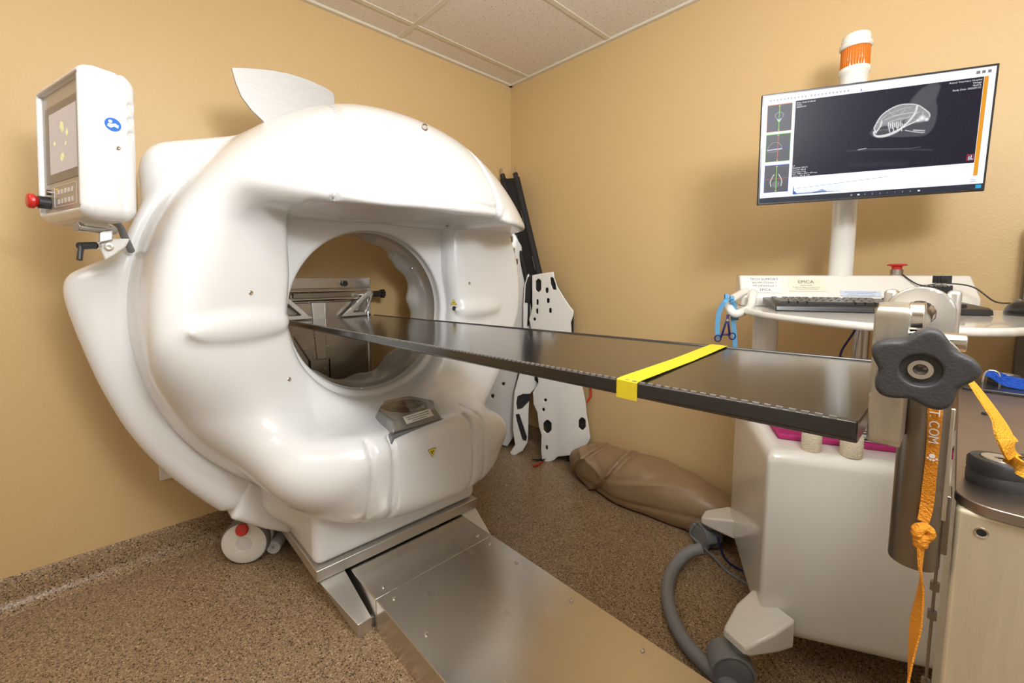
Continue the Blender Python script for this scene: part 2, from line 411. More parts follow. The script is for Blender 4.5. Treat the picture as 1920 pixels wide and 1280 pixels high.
# coved vinyl skirting
def cove(name, wall):
    prof = [(0, 0), (.052, 0), (.040, .004), (.026, .010), (.014, .020), (.008, .034), (.006, .05), (.006, .112), (.003, .115), (0, .115)]
    bm = NB()
    A, B = [], []
    for d, z in prof:
        if wall == 'left': A.append(bm.verts.new((XM, -d, z))); B.append(bm.verts.new((-d if d < .01 else -d, -d, z)))
        else: A.append(bm.verts.new((-d, YM, z))); B.append(bm.verts.new((-d, -d, z)))
    bm.faces.new(A); bm.faces.new(B)
    for i in range(len(prof)):
        j = (i+1) % len(prof); bm.faces.new((A[i], A[j], B[j], B[i]))
    struct(name, bm, M_floor, smooth=60)
cove('baseboard_left', 'left'); cove('baseboard_right', 'right')
# added ceiling troffers, out of frame, put in to light the room
for i, (x, y) in enumerate(((-2.0, -2.2), (-2.85, -1.0))):
    t = thing('added_ceiling_light', ('recessed ceiling light over the foreground of the room', 'recessed ceiling light beyond the left edge of the view')[i], 'ceiling light', (x, y, CEIL))
    bm = NB()
    for lo, hi in (((-.305, -.61, -.012), (-.28, .61, 0)), ((.28, -.61, -.012), (.305, .61, 0)), ((-.28, -.61, -.012), (.28, -.58, 0)), ((-.28, .58, -.012), (.28, .61, 0))): box(bm, lo, hi)
    obj('frame', bm, M_white2, t, world=False, smooth=0)
    bm = NB(); box(bm, (-.28, -.58, -.006), (.28, .58, -.001)); obj('diffuser', bm, M_fill_lamp, t, world=False, smooth=0)

# ------------------------------------------------------------------ CT scanner gantry
GX, GZ = -1.28, 1.0
gan = thing('scanner_gantry', 'large glossy white ring shaped scanner with round bore and overhanging hood', 'medical scanner', (GX, -.5, 0))
GM = Matrix.Translation((GX, 0, GZ))          # local (u, y, w) -> room
def rsup(r, v, a, b, p): return supell(r, v, 0*r, (a, b, 1), p)
def step(x): x = np.clip(x, 0, 1); return x*x*(3-2*x)
def nose2(u, w):
    q = np.maximum(u-.02, 0)
    return supell(q, 0*q, w+.685, (.47, 1, .315), 2.7)
def cover(u, v, w):
    r = np.sqrt(u*u+w*w)
    disc = rsup(r, v+.34, .752, .262, 4.0)
    up = step((w+.25)/.5)
    body = rsup(r, v+.40, .748+.038*step((u+.6)/.5)+.012*step(u/.4), .60, 3.0)*up + rsup(r, v+.40, .737+.022*step(u/.3+.5), .58, 5.0)*(1-up)
    left = step((-u-.16)/.40); lo = step(-w/.3)
    vb = -.60-.50*np.clip(-u-.30, 0, 1)
    A = w-.352-.02*left; B = -nose2(u, w); C = v-vb
    bite = smax(smax(A, C, .05+.10*left), smax(B, C, .20), .02)
    d = smax(body, -bite, .022+.075*lo+.10*left+.13*lo*left)
    d = smin(d, disc, .05)
    d = smin(d, supell(u-.055, v+.40, w+.56, (.42, .575, .187), 3.0), .05+.07*left)
    for s in (-1, 1):
        rid = supell(u-.46, v+.60, w+.01, (.15, .032, .034), 2) if s > 0 else supell(u+.49, v-vb+.012, w+.005, (.15, .022, .036), 2)
        d = smin(d, rid, .035)
    circ = r-.352
    notch = np.maximum(np.abs(u+.005)-.335, np.maximum(-w, w-.352))
    reg = smin(circ, notch, .03)
    rec = np.maximum(reg, v+.53)
    d = smax(d, -rec, .03+.05*np.clip(u/.3, 0, 1))
    d = smax(d, .328-r, .012)
    d = np.maximum(d, v+.36)
    # moulded seams
    hs = np.where(w > .372, 1, 0)*np.where(v < -.42, 1, 0)
    for us, cf in ((-.30, .36), (.33, .18)): d = d+.013*np.exp(-((u-us-cf*np.sign(us)*np.clip((.45-w), -.35, .0))/.0085)**2)*hs
    pan = hs*(np.abs(u-.01) < .31)
    for ws in (.405, .445): d = d+.007*np.exp(-((w-ws)/.010)**2)*pan
    ns = np.where((w < -.38) & (v < -.66), 1, 0)
    for us, dd in ((-.225, .007), (-.155, .009), (.165, .009), (.225, .007)): d = d+dd*np.exp(-((u-us)/.008)**2)*ns
    return d
cov = netobj('front_cover', cover, (-.86, -1.04, -.80), (.86, -.34, .83), .0085, M_white, gan, GM)
HALF = [(0, .765), (-.19, .755), (-.34, .675), (-.45, .632), (-.59, .59), (-.665, .565), (-.702, .50), (-.70, .42), (-.704, .355), (-.732, .272), (-.775, .21), (-.838, .176), (-.880, .150), (-.893, .10), (-.876, 0), (-.847, -.13), (-.818, -.232), (-.776, -.352), (-.705, -.49), (-.612, -.625), (-.515, -.74)]
OUT = HALF + [(-x, y) for x, y in HALF[:0:-1]]
OUTS = OUT
for _ in range(2):
    OUTS = [q for i in range(len(OUTS)) for q in ((OUTS[i-1][0]*.25+OUTS[i][0]*.75, OUTS[i-1][1]*.25+OUTS[i][1]*.75), (OUTS[i][0]*.75+OUTS[(i+1) % len(OUTS)][0]*.25, OUTS[i][1]*.75+OUTS[(i+1) % len(OUTS)][1]*.25))]
def shell(u, v, w):
    d = extr(poly2(u, w, OUTS), np.abs(v+.335)-.115, .055)
    r = np.sqrt(u*u+w*w)
    d = smax(d, .36-r, .01)
    d = smax(d, -np.maximum(np.abs(r-.762)-.016, -(v+.425)-.0+.0*r), .012) if False else d
    rim = supell(r-.775, v+.43, 0*w, (.016, .022, 1), 2)
    rim = np.maximum(rim, w-.52)
    d = smin(d, rim, .02)
    return d
netobj('rear_shell', shell, (-.94, -.50, -.82), (.94, -.18, .82), .010, M_white, gan, GM)
LC = [onY(-.46, *q) for q in ((468, 903), (500, 912), (546, 930), (562, 945), (556, 985), (545, 1000), (500, 992), (438, 974))]
LC = [(p.x-GX, p.z-GZ) for p in LC]
for sg in (1, -1):
    def lower(u, v, w): return extr(poly2(u*sg, w, LC)-.004, np.abs(v+.36)-.105, .025)
    netobj('lower_cover', lower, ((-.56 if sg > 0 else .2), -.50, -.90), ((-.2 if sg > 0 else .56), -.20, -.56), .008, M_white, gan, GM)
def base(u, v, w):
    b = rbox(u, v+.45, w+.745, (.345, .305, .095), .03)
    n = supell(u, v+.42, w+.66, (.43, .27, .15), 3)
    d = smin(b, n, .06)
    g = rsup(np.sqrt(u*u+w*w), v+.40, .74, .58, 5.0)-.004
    return smax(d, -g, .01)
netobj('pedestal', base, (-.48, -.80, -.86), (.48, -.10, -.5), .0085, M_white, gan, GM)
# bore lining with its moulded bumps
def bump_fun(a):
    b = 0
    for c, w_, h in ((5, 9, .030), (38, 9, .022), (48, 4, .010), (70, 8, .014), (-52, 10, .026), (-84, 9, .018), (110, 12, .02), (150, 12, .02), (200, 12, .02), (240, 12, .02)):
        dd = (a-c+180) % 360-180; b += h*math.exp(-(dd/w_)**2)
    return b
bm = NB(); R = []; SEG = 144
for i in range(SEG):
    a = 2*PI*i/SEG; bb = bump_fun(math.degrees(a))
    prof = [(-.515, 0.341), (-.525, 0.334), (-.515, 0.329), (-.488, 0.327), (-.484, 0.323), (-.480, 0.327), (-.40, 0.326), (-0.355, 0.328), (-0.325, 0.329-bb*.25), (-.285, 0.328-bb), (-.262, 0.330-bb*1.05), (-.248, 0.338-bb*.8), (-.246, 0.355-bb*.3), (-.25, .37), (-.30, 0.382), (-.50, 0.355)]
    R.append([bm.verts.new(GM @ Vector((rr*math.cos(a), v, rr*math.sin(a)))) for v, rr in prof])
for i in range(SEG):
    A, B = R[i], R[(i+1) % SEG]
    for k in range(len(A)): bm.faces.new((A[k], B[k], B[(k+1) % len(A)], A[(k+1) % len(A)]))
liner = obj('bore_liner', bm, M_liner, gan, smooth=50)
# recessed panel behind the cover opening
def screw(parent, p, n, r=.0075):
    bm = NB(); m = axis_m(p, n)
    lathe(bm, [(0, -.002), (r, -.002), (r, .0015), (r*.8, .003), (r*.45, .003), (r*.4, .001), (0, .001)], m, 20)
    return obj('screw', bm, M_chrome, parent, smooth=40)
GAN_BVH = None
def surf(px, py, o=None):
    """where the view through a pixel meets a finished mesh of the gantry: (point, normal)"""
    from mathutils.bvhtree import BVHTree
    global GAN_BVH
    if GAN_BVH is None:
        GAN_BVH = {}
    k = (o or cov).name
    if k not in GAN_BVH:
        me = (o or cov).data; w = root_m(o or cov)
        GAN_BVH[k] = BVHTree.FromPolygons([w @ v.co for v in me.vertices], [p.vertices[:] for p in me.polygons])
    h = GAN_BVH[k].ray_cast(CAM, ray(px, py).normalized())
    if h[0] is None: return onY(-.6, px, py), Vector((0, -1, 0))
    return h[0], h[1]
for q in ((470, 549), (542, 711), (880, 531)):
    p, n = surf(*q); screw(cov, p+n*.0005, n)
for q in ((772, 503), (678, 728)):
    p, n = surf(*q, o=liner); screw(liner, p+n*.0005, n, .006)
# warning triangles, laser window
def sticker(name, px, py, size, flip, parent, glyph):
    p, n = surf(px, py); up = Vector((0, 0, 1)); ex = (up.cross(n)).normalized(); m = plane_m(p+n*.0012, ex, n.cross(ex))
    s = size*(-1 if flip else 1)
    tri = [(0, s*.6), (-s*.55, -s*.4), (s*.55, -s*.4)]
    bm = NB(); prism(bm, [(x*1.15, y*1.15) for x, y in tri], .0006, m); o = obj(name, bm, M_ink, parent, smooth=0)
    bm = NB(); prism(bm, tri, .0006, m @ Matrix.Translation((0, 0, .0006))); y = obj('warning_field', bm, M_sticker, o, smooth=0)
    bm = NB(); mm = m @ Matrix.Translation((0, -.02*s, .0012))
    if glyph == 'burst':
        for k in range(8):
            a = k*PI/4; q = Matrix.Rotation(a, 4, 'Z'); prism(bm, [(-.02*size, 0), (.02*size, 0), (.008*size, .24*size), (-.008*size, .24*size)], .0005, mm @ q)
        cyl(bm, mm @ Vector((0, 0, 0)), mm @ Vector((0, 0, .0006)), size*.09, seg=16)
    else:
        for k in range(3):
            a0 = PI/2*(-1 if flip else 1)+k*2*PI/3
            prism(bm, [(.09*size*math.cos(a0+t), .09*size*math.sin(a0+t)) for t in (-.5, .5)]+[(.26*size*math.cos(a0+t), .26*size*math.sin(a0+t)) for t in (.5, 0, -.5)], .0005, mm)
        cyl(bm, mm @ Vector((0, 0, 0)), mm @ Vector((0, 0, .0006)), size*.055, seg=16)
    obj('warning_symbol', bm, M_ink, o, smooth=0)
sticker('laser_warning', 851, 567, .024, False, cov, 'burst')
sticker('radiation_warning', 810, 847, .026, True, cov, 'trefoil')
p, n = surf(852, 578); bm = NB(); lathe(bm, [(0, 0), (.0105, 0), (.0105, .003), (.008, .004), (.006, .0015), (0, .0015)], axis_m(p, n), 24); obj('laser_window', bm, M_rubber, cov)
# reflector dish under a smoked window on the nose
p, n = surf(765, 775)
nz = Vector((.0, -.10, 1)).normalized()
wm = plane_m(onZ(p.z, 765, 778), (1, -.02, 0), (0, 1, 0))
wz = p.z
cor = [onZ(wz+.012, *q) for q in ((697, 779), (733, 808), (831, 776), (826, 757), (769, 745), (712, 756))]
cc = sum(cor, Vector())/6
bm = NB(); hull(bm, [c-Vector((0, 0, .028)) for c in cor]+[cc+(c-cc)*.80+Vector((0, 0, .018)) for c in cor]); win = obj('dish_window', bm, M_smoke, gan, bevel=.004, smooth=30)
bm = NB(); hull(bm, [cc+(c-cc)*1.0-Vector((0, 0, .045)) for c in cor]+[cc+(c-cc)*1.0-Vector((0, 0, .018)) for c in cor]); obj('window_frame', bm, M_grey, win, bevel=.003)
bm = NB(); lathe(bm, [(.085, -.001), (.08, .003), (.05, -.0), (.02, -.002), (0, -.002)], Matrix.Translation(cc+Vector((0, .01, .003))), 48, cap=False); obj('reflector_dish', bm, M_mirror, win)
bm = NB(); cyl(bm, cc+Vector((0, .0, .0)), cc+Vector((0, 0, .014)), .009, seg=20); cyl(bm, cc+Vector((-.02, .0, .01)), cc+Vector((.02, .0, .01)), .004); obj('dish_hub', bm, M_chrome, win)
e0, e1 = cor[1], cor[2]; ex = (e1-e0).normalized(); fn_ = (Vector((0, 0, 1))*.75+ex.cross(Vector((0, 0, 1)))*.7).normalized(); ey = fn_.cross(ex)
lm = plane_m(e0+ex*(e1-e0).length*.28+fn_*.001+ey*.0015+Vector((0, 0, .004)), ex, ey)
bm = NB(); box(bm, (0, 0, 0), ((e1-e0).length*.52, .030, .0006), lm); lab = obj('caution_label', bm, M_paper, win, smooth=0)
bm = NB()
for i, t in enumerate(('Caution: This unit may start automatically', 'keep all hands and objects clear of the', 'window during operation')):
    text_bm(bm, t, .0058, lm @ Matrix.Translation(((e1-e0).length*.26, .021-.008*i, .0007)), align='CENTER')
obj('label_text', bm, M_ink, lab, smooth=0)
# leaf, eye bolt
LEAF = [(433, 128), (452, 128), (480, 130), (510, 133), (545, 140), (578, 151), (605, 163), (622, 173), (626, 182), (626, 196), (624, 214), (560, 240), (500, 236), (490, 226), (470, 207), (452, 183), (441, 157)]
bm = NB(); prism(bm, [(onY(-.5, *q).x, onY(-.5, *q).z) for q in LEAF], .008, Matrix.Translation((0, -.5, 0)) @ Matrix.Rotation(PI/2, 4, 'X')); obj('leaf_plate', bm, M_leaf, gan, bevel=.001, smooth=30)
p, n = surf(797, 245); bm = NB(); tube(bm, [p+Vector((0, 0, .012))+Vector((math.cos(a)*.010, 0, math.sin(a)*.010)) for a in [k*PI/8 for k in range(16)]], .0025, 8, True); obj('eye_bolt', bm, M_tube, gan)
# metal under-frame
bm = NB(); box(bm, (GX-.345, -.765, .118), (GX+.345, -.14, .158)); under = obj('base_plate', bm, M_alu, gan, bevel=.002)
for s in (-1, 1):
    bm = NB(); u0, u1, ub0, ub1 = (-.338, -.25, -.285, -.240) if s < 0 else (.262, .338, .255, .302)
    hull(bm, [(GX+u, v, .117) for u in (u0, u1) for v in (-.76, -.40)]+[(GX+u, -.946, z) for u in (ub0, ub1) for z in (0, .045)]+[(GX+u, -.45, 0) for u in (ub0, ub1)])
    obj('foot', bm, M_alu if s < 0 else M_white2, gan, bevel=.0015, smooth=30)  # right foot coloured pale for the beige light falling on it
bm = NB(); box(bm, (GX-.275, -.915, 0), (GX-.215, -.87, .012)); box(bm, (GX-.275, -.93, .0), (GX-.205, -.915, .03)); obj('foot_bracket', bm, M_alu, gan, bevel=.001)
# lock dial printed at the base corner
p, n = surf(578, 1042, o=[c for c in gan.children if c.name.startswith('pedestal')][0])
bm = NB(); lathe(bm, [(0, 0), (.011, 0), (.011, .002), (.008, .002), (.007, .0005), (0, .0005)], axis_m(p, n), 24); obj('lock_keyhole', bm, M_grey, gan)
ex = Vector((0, 0, 1)).cross(n).normalized(); ped_m = plane_m(p+n*.001, ex, n.cross(ex))
for k, x in enumerate((-.026, .024)):
    bm = NB()
    for lo, hi in (((-.006, -.006), (.006, -.0045)), ((-.006, .0025), (.006, .004)), ((-.006, -.006), (-.0045, .004)), ((.0045, -.006), (.006, .004)), ((-.0007, -.006), (.0007, .004)), ((-.004, .004), (-.0028, .010)), ((-.004, .009), (.004, .0102))): box(bm, (x+lo[0], lo[1]-.004, 0), (x+hi[0], hi[1]-.004, .0005), ped_m)
    if k == 0: box(bm, (x+.0028, 0, 0), (x+.004, .006, .0005), ped_m)
    obj('lock_symbol', bm, M_ink, gan, smooth=0)
# twin caster with its red brake
cx_, cy_ = -1.712, -.25
cas = Vector((cx_, cy_, .088)); cd = Vector((-.55, -.83, 0)).normalized(); cs = Vector((0, 0, 1)).cross(cd)
CM = axis_m(cas, cd)
wheel = None
for z0 in (-.062, .012):
    bm = NB(); lathe(bm, [(0, z0+.004), (.075, z0), (.083, z0+.006), (.083, z0+.044), (.075, z0+.050), (.030, z0+.050), (.026, z0+.046), (0, z0+.046)], CM, 48); w_ = obj('wheel', bm, M_white2, gan)
    bm = NB(); lathe(bm, [(.083, z0+.004), (.088, z0+.012), (.088, z0+.038), (.083, z0+.046)], CM, 48, cap=False); obj('tyre', bm, M_grey, w_)
    bm = NB(); lathe(bm, [(0, z0+.0505), (.027, z0+.0505), (.029, z0+.047)], CM, 32, cap=False); obj('hub_cap', bm, M_liner, w_)
bm = NB(); bx_ = cas+cd*.05+Vector((0, 0, .055)); cyl(bm, cas+Vector((0, 0, .05)), cas+Vector((0, 0, .16)), .03); obj('swivel', bm, M_white2, gan)
bm = NB(); lathe(bm, [(0, 0), (.022, 0), (.024, .006), (.020, .013), (0, .015)], axis_m(cas+cd*.062+Vector((0, 0, .062)), cd+Vector((0, 0, .35))), 28); obj('brake_button', bm, M_red, gan)

# control panel on its bracket beside the scanner
yw, tl, rl = -1.29, -.043, -.009
e_ = Vector((math.cos(yw), math.sin(yw), 0)); nv = Vector((math.sin(yw), -math.cos(yw), 0)); u_ = uz*math.cos(tl)+nv*math.sin(tl) if 'uz' in globals() else None
uz = Vector((0, 0, 1)); u_ = uz*math.cos(tl)+nv*math.sin(tl)
e2 = e_*math.cos(rl)+u_*math.sin(rl); u2 = u_*math.cos(rl)-e_*math.sin(rl); f2 = e2.cross(u2)
CP = Matrix.Translation(Vector((-2.15, -.596, 1.469))) @ Matrix((e2, u2, f2)).transposed().to_4x4()      # x right, y up, z out of the face
cpn = thing('operator_terminal', 'white box shaped control panel with a grey screen and red stop button, upper left', 'control panel', mtx=CP)
PW, PH, PD = .1765, .182, .118
def cbox(x, y, z):
    f = rbox(x, y, z+PD*.5, (PW, PH, PD*.5), .034)
    back = np.clip((-z-.085)/.05, 0, 1)
    f = f+.012*back
    f = np.maximum(f, -rbox(x, y, z, (PW-.024, PH-.024, .017), .006))
    f = f+.0028*np.exp(-((z+.078)/.004)**2)
    for yy in (.105, .07, .035): f = smax(f, -supell(x-PW+.001, y-yy, z+.112, (.016, .0125, .024), 2.2), .005)
    f = smax(f, -supell(x-PW+.002, y+.05, z+.118, (.016, .006, .012), 2), .004)
    return f+.0015*np.exp(-((z+.024)/.005)**2)
hou = netobj('housing', cbox, (-.19, -.20, -.145), (.19, .20, .012), .0045, M_white, cpn, None, world=False)
bm = NB(); box(bm, (-PW+.028, -PH+.028, -.017), (PW-.028, PH-.028, -.0135)); face = obj('face_plate', bm, M_panelgrey, cpn, world=False, bevel=.001)
bm = NB(); box(bm, (-.128, -.078, -.0135), (.140, .118, -.0125)); bez = obj('display_bezel', bm, M_bezel, face, world=False, smooth=0)
bm = NB(); box(bm, (-.090, -.056, -.0125), (.112, .098, -.0118)); lcd = obj('display', bm, M_lcd, face, world=False, smooth=0)
bm = NB()
rs0 = random.Random(4)
for x, y, r in ((.01, .055, .016), (.045, .035, .010), (.005, -.02, .014), (-.05, .02, .008), (.035, .01, .006)):
    prism(bm, [(x+r*rs0.uniform(.5, 1.1)*math.cos(a), y+r*rs0.uniform(.5, 1.1)*math.sin(a)) for a in [2*PI*k/9 for k in range(9)]], .0004, Matrix.Translation((0, 0, -.0118)))
ic = obj('display_icon', bm, M_lime, face, world=False, smooth=0); ic['kind'] = 'stuff'
bm = NB()
for lo, hi in (((-.070, -.142), (.095, -.1408)), ((-.070, -.0902), (.095, -.089)), ((-.070, -.142), (-.0688, -.089)), ((.0938, -.142), (.095, -.089))): box(bm, (lo[0], lo[1], -.0135), (hi[0], hi[1], -.0129))
obj('keypad_border', bm, M_milk, face, world=False, smooth=0)
for r_ in range(2):
    for c in range(5):
        x, y = -.045+.026*c, -.105-.024*r_; bm = NB(); box(bm, (x, y-.006, -.0135), (x+.014, y+.006, -.0125)); obj('keypad_button', bm, M_milk2, face, world=False, bevel=.0004)
bm = NB(); cyl(bm, (-.05, -.097, -.0135), (-.05, -.097, -.012), .003); obj('indicator_lamp', bm, M_sticker, face, world=False)
bm = NB(); cyl(bm, (-.104, -.100, -.0135), (-.104, -.100, -.006), .007); obj('key_switch', bm, M_tube, face, world=False)
bm = NB(); cyl(bm, (-.108, -.128, -.0135), (-.108, -.128, .010), .0165); es = obj('emergency_stop', bm, M_black, cpn, world=False, bevel=.001)
bm = NB(); lathe(bm, [(0, .008), (.012, .008), (.014, .013), (.019, .017), (.019, .026), (.016, .029), (.008, .0295), (0, .0295)], Matrix.Translation((-.108, -.128, 0)), 32); obj('stop_cap', bm, M_red, es, world=False)
sm_ = plane_m(CP @ Vector((PW+.0006, .048, -.060)), -f2, u2)
bm = NB(); cyl(bm, sm_ @ Vector((0, 0, -.001)), sm_ @ Vector((0, 0, .0006)), .0155, seg=36); sk = obj('blue_sticker', bm, M_blue, cpn, smooth=0)
bm = NB(); cyl(bm, sm_ @ Vector((-.005, .006, .0005)), sm_ @ Vector((-.005, .006, .0012)), .0038, seg=16)
prism(bm, [(-.011, -.006), (-.004, -.009), (.002, -.004), (.009, -.007), (.011, .000), (.004, .004), (-.002, .001), (-.009, .001)], .0007, sm_ @ Matrix.Translation((0, 0, .0005))); obj('reader_symbol', bm, M_print, sk, smooth=0)
bm = NB(); lathe(bm, [(0, 0), (.006, 0), (.0055, .002), (.003, .0025), (.003, .001), (0, .001)], axis_m(CP @ Vector((PW-.0005, -.005, -.068)), e2), 18); obj('screw', bm, M_chrome, cpn)
YB = -.62
def B_(px, py, y=YB): return onY(y, px, py)
bm = NB(); cyl(bm, B_(142, 424, -.66), B_(214, 432, -.60), .0115); obj('pivot_tube', bm, M_steel, cpn, bevel=.001)
bm = NB(); hull(bm, [B_(x, y, yy) for x, y in ((150, 405), (205, 400), (150, 422), (205, 428)) for yy in (-.66, -.60)]); obj('mount_foot', bm, M_white2, cpn, bevel=.003)
bm = NB(); hull(bm, [B_(x, y, yy) for x, y in ((185, 432), (212, 430), (185, 456), (212, 450)) for yy in (-.63, -.59)]); obj('swivel_block', bm, M_alu, cpn, bevel=.003)
bm = NB(); tube(bm, smooth_path([B_(208, 412, -.56), B_(224, 424, -.54), B_(234, 445, -.52), B_(246, 470, -.48)], 8), .009, 12); obj('cable', bm, M_grey, cpn, smooth=180)
bm = NB(); pl_ = [(181, 452), (186, 447), (244, 447), (236, 462), (215, 478), (197, 488)]
va = [bm.verts.new(B_(*q, -.615)) for q in pl_]; vb_ = [bm.verts.new(B_(*q, -.615)+Vector((.0, .05, 0))) for q in pl_]; bm.faces.new(va); bm.faces.new(vb_)
for i in range(len(pl_)):
    j = (i+1) % len(pl_); bm.faces.new((va[i], va[j], vb_[j], vb_[i]))
obj('bracket', bm, M_milk, cpn, bevel=.004)
p = B_(204, 463, -.616); bm = NB(); lathe(bm, [(0, 0), (.0105, 0), (.010, .0035), (.004, .0045), (0, .003)], axis_m(p, (0, -1, 0)), 24); obj('bracket_screw', bm, M_chrome, cpn)
a, b = B_(149, 461, -.66), B_(176, 460, -.635); bm = NB(); cyl(bm, b, B_(183, 460, -.625), .0105); obj('lever_collar', bm, M_chrome, cpn)
bm = NB(); cyl(bm, a, b, .0095); tube(bm, [a+(b-a)*.15, a.lerp(B_(152, 485, -.67), .5), B_(149, 487, -.672)], .006, 12); obj('clamp_lever', bm, M_black, cpn, smooth=50)

# ------------------------------------------------------------------ wall outlet plate, paper roll
t = thing('outlet_plate', 'white plate on the left wall showing behind the lower left of the scanner', 'wall plate', (-1.915, 0, .315))
bm = NB(); box(bm, (-1.968, -.008, .318), (-1.86, .002, .44)); obj('cover_plate', bm, M_white2, t, bevel=.003)
a = onZ(.027, 512, 1026); d = Vector((.60, .80, 0)); p0 = Vector((a.x, a.y, .0275))
bm = NB(); lathe(bm, [(.013, .001), (.0275, 0), (.0275, .20), (.013, .2), (.013, .001)], axis_m(p0, d), 36, cap=False); t = top('paper_roll', bm, M_paper, 'small white paper roll lying on the floor beside the scanner caster', 'paper roll', smooth=40)
bm = NB(); lathe(bm, [(.007, -.0005), (.013, -.0005), (.013, .03), (.007, .03), (.007, -.0005)], axis_m(p0, d), 24, cap=False); obj('roll_core', bm, M_paper, t)

# ------------------------------------------------------------------ floor rail in front of the scanner
rail = thing('floor_rail', 'long low stainless steel floor cover running out from under the scanner', 'floor rail', (-1.27, -1.6, 0))
RX0, RX1, RZ = -1.512, -1.018, .112
def uprofile(y0, y1, z1, inset=0):
    bm = NB(); t = .003
    box(bm, (RX0+inset, y0, z1-t), (RX1-inset, y1, z1)); box(bm, (RX0+inset, y0, 0), (RX0+inset+t, y1, z1-t)); box(bm, (RX1-inset-t, y0, 0), (RX1-inset, y1, z1-t)); return bm
obj('end_cover', uprofile(-.962, -.71, RZ), M_rail, rail, bevel=.0015, smooth=30)
obj('main_cover', uprofile(-2.62, -.965, RZ+.002), M_rail, rail, bevel=.0015, smooth=30)
bm = NB(); box(bm, (RX0+.02, -2.6, .0), (RX1-.02, -.55, .07)); obj('inner_channel', bm, M_hollow_shade, rail, smooth=0)
for x in (RX0+.045, RX1-.045):
    for y in (-.925, -1.0, -1.15 if x > -1.2 else -1.16, -1.40, -1.65, -1.95):
        if y == -1.16 or (x < -1.2 and y == -1.40): y -= .03
        bm = NB(); lathe(bm, [(0, .0), (.0068, 0), (.0058, .0035), (.003, .0045), (.0025, .003), (0, .003)], Matrix.Translation((x, y, RZ+(.002 if y < -.965 else 0))), 18); obj('screw', bm, M_chrome, rail)

# ------------------------------------------------------------------ carbon table board between the two end stands
TA = [Vector((-1.492, -.105, .945)), Vector((-1.072, -.105, .945))]; TB = [Vector((-1.535, -2.128, 1.001)), Vector((-1.10, -2.128, 1.001))]
tab = thing('patient_table_board', 'long black carbon fibre table board passing through the scanner bore', 'table board', (-1.30, -1.1, .90))
ux = Vector((1, 0, 0)); uz = Vector((0, 0, 1))
bm = NB()
prof = [(0, 0), (.018, .0015), (.020, -.002), (1-.020, -.002), (1-.018, .0015), (1, 0), (1, -.019), (.985, -.024), (.015, -.024), (0, -.019)]
def tpt(A, B, f, dz): return A+(B-A)*(f if 0 <= f <= 1 else f)+uz*dz
A_, B_ = [bm.verts.new(tpt(TA[0], TA[1], f, z)) for f, z in prof], [bm.verts.new(tpt(TB[0], TB[1], f, z)) for f, z in prof]
bm.faces.new(A_); bm.faces.new(B_)
for i in range(len(prof)):
    j = (i+1) % len(prof); bm.faces.new((A_[i], A_[j], B_[j], B_[i]))
obj('board', bm, M_carbon, tab, bevel=.003, smooth=30)
def tab_at(f, y, dz=0):
    k = (y-TA[0].y)/(TB[0].y-TA[0].y); return TA[0].lerp(TB[0], k).lerp(TA[1].lerp(TB[1], k), f)+uz*dz
# pale stitched bead along the near edge
bm = NB()
M_bead = mat('edge_bead', (.20, .19, .18), .35, spec=.8)
for i in range(160):
    y = -.14-i*.01235; p = tab_at(.004, y, .0012); q = tab_at(.004, y-.007, .0018)
    if i % 1 == 0: box(bm, (p.x-.0015, q.y, min(p.z, q.z)-.003), (p.x+.0022, p.y, max(p.z, q.z)+.0004))
bead = obj('edge_weave', bm, M_bead, tab, smooth=0); bead['kind'] = 'stuff'
# yellow tape wrapped across the board
pa, pb = onZ(.985, 1196, 708), onZ(.985, 1352, 646)
ya = -1.600
def hit_table(px, py):
    z = .98
    for _ in range(6):
        p = onZ(z, px, py); z = tab_at(.5, p.y).z+.001
    return p
n0, n1, f0, f1 = hit_table(1178, 704), hit_table(1212, 712), hit_table(1336, 645), hit_table(1366, 650)
yn, yf = (n0.y+n1.y)/2, (f0.y+f1.y)/2
print('tape', n0, n1, f0, f1)
pts = [tab_at(-.004, yn, -.026), tab_at(-.004, yn, .0006), tab_at(.0, yn, .0016), tab_at(.03, yn+(yf-yn)*.03, .0022), tab_at(.5, (yn+yf)/2, .0006), tab_at(.97, yf, .0022), tab_at(1.0, yf, .0016), tab_at(1.004, yf, -.022)]
bm = NB(); ribbon(bm, pts, [(0, 1, 0)]*len(pts), .034, .0008); top('tape_strip', bm, M_yellow, 'bright yellow tape wrapped across the black table board', 'tape', smooth=0)

# ------------------------------------------------------------------ end stands
def star_poly(r0, amp, n, ph, N=180):
    P = []
    for i in range(N):
        a = 2*PI*i/N; c = math.cos(n*(a-ph)); P.append(((r0+amp*c)*math.cos(a), (r0+amp*c)*math.sin(a)))
    return P
st = thing('table_end_stand', 'stainless steel table stand by the wall, seen through the scanner bore', 'table stand', (-1.28, -.10, 0))
bm = NB(); box(bm, (-1.47, -.085, .0), (-1.09, -.035, 1.137)); obj('back_panel', bm, M_steel, st, bevel=.004)
bm = NB(); box(bm, (-1.475, -.092, 1.085), (-1.088, -.085, 1.137)); obj('top_flange', bm, M_steel, st, bevel=.002)
bm = NB(); box(bm, (-1.108, -.095, 0), (-1.088, -.085, 1.085)); obj('edge_post', bm, M_chrome, st, bevel=.003)
for z, r in ((1.074, .008), (1.036, .009)):
    bm = NB(); cyl(bm, (-1.49, -.115, z), (-1.16, -.115, z), r); obj('cross_rod', bm, M_chrome, st)
bm = NB(); box(bm, (-1.46, -.105, 1.040), (-1.16, -.095, 1.066)); obj('rod_shroud', bm, M_tube, st)
bm = NB(); cyl(bm, (-1.19, -.115, 1.055), (-1.09, -.115, 1.055), .014); obj('axle', bm, M_chrome, st)
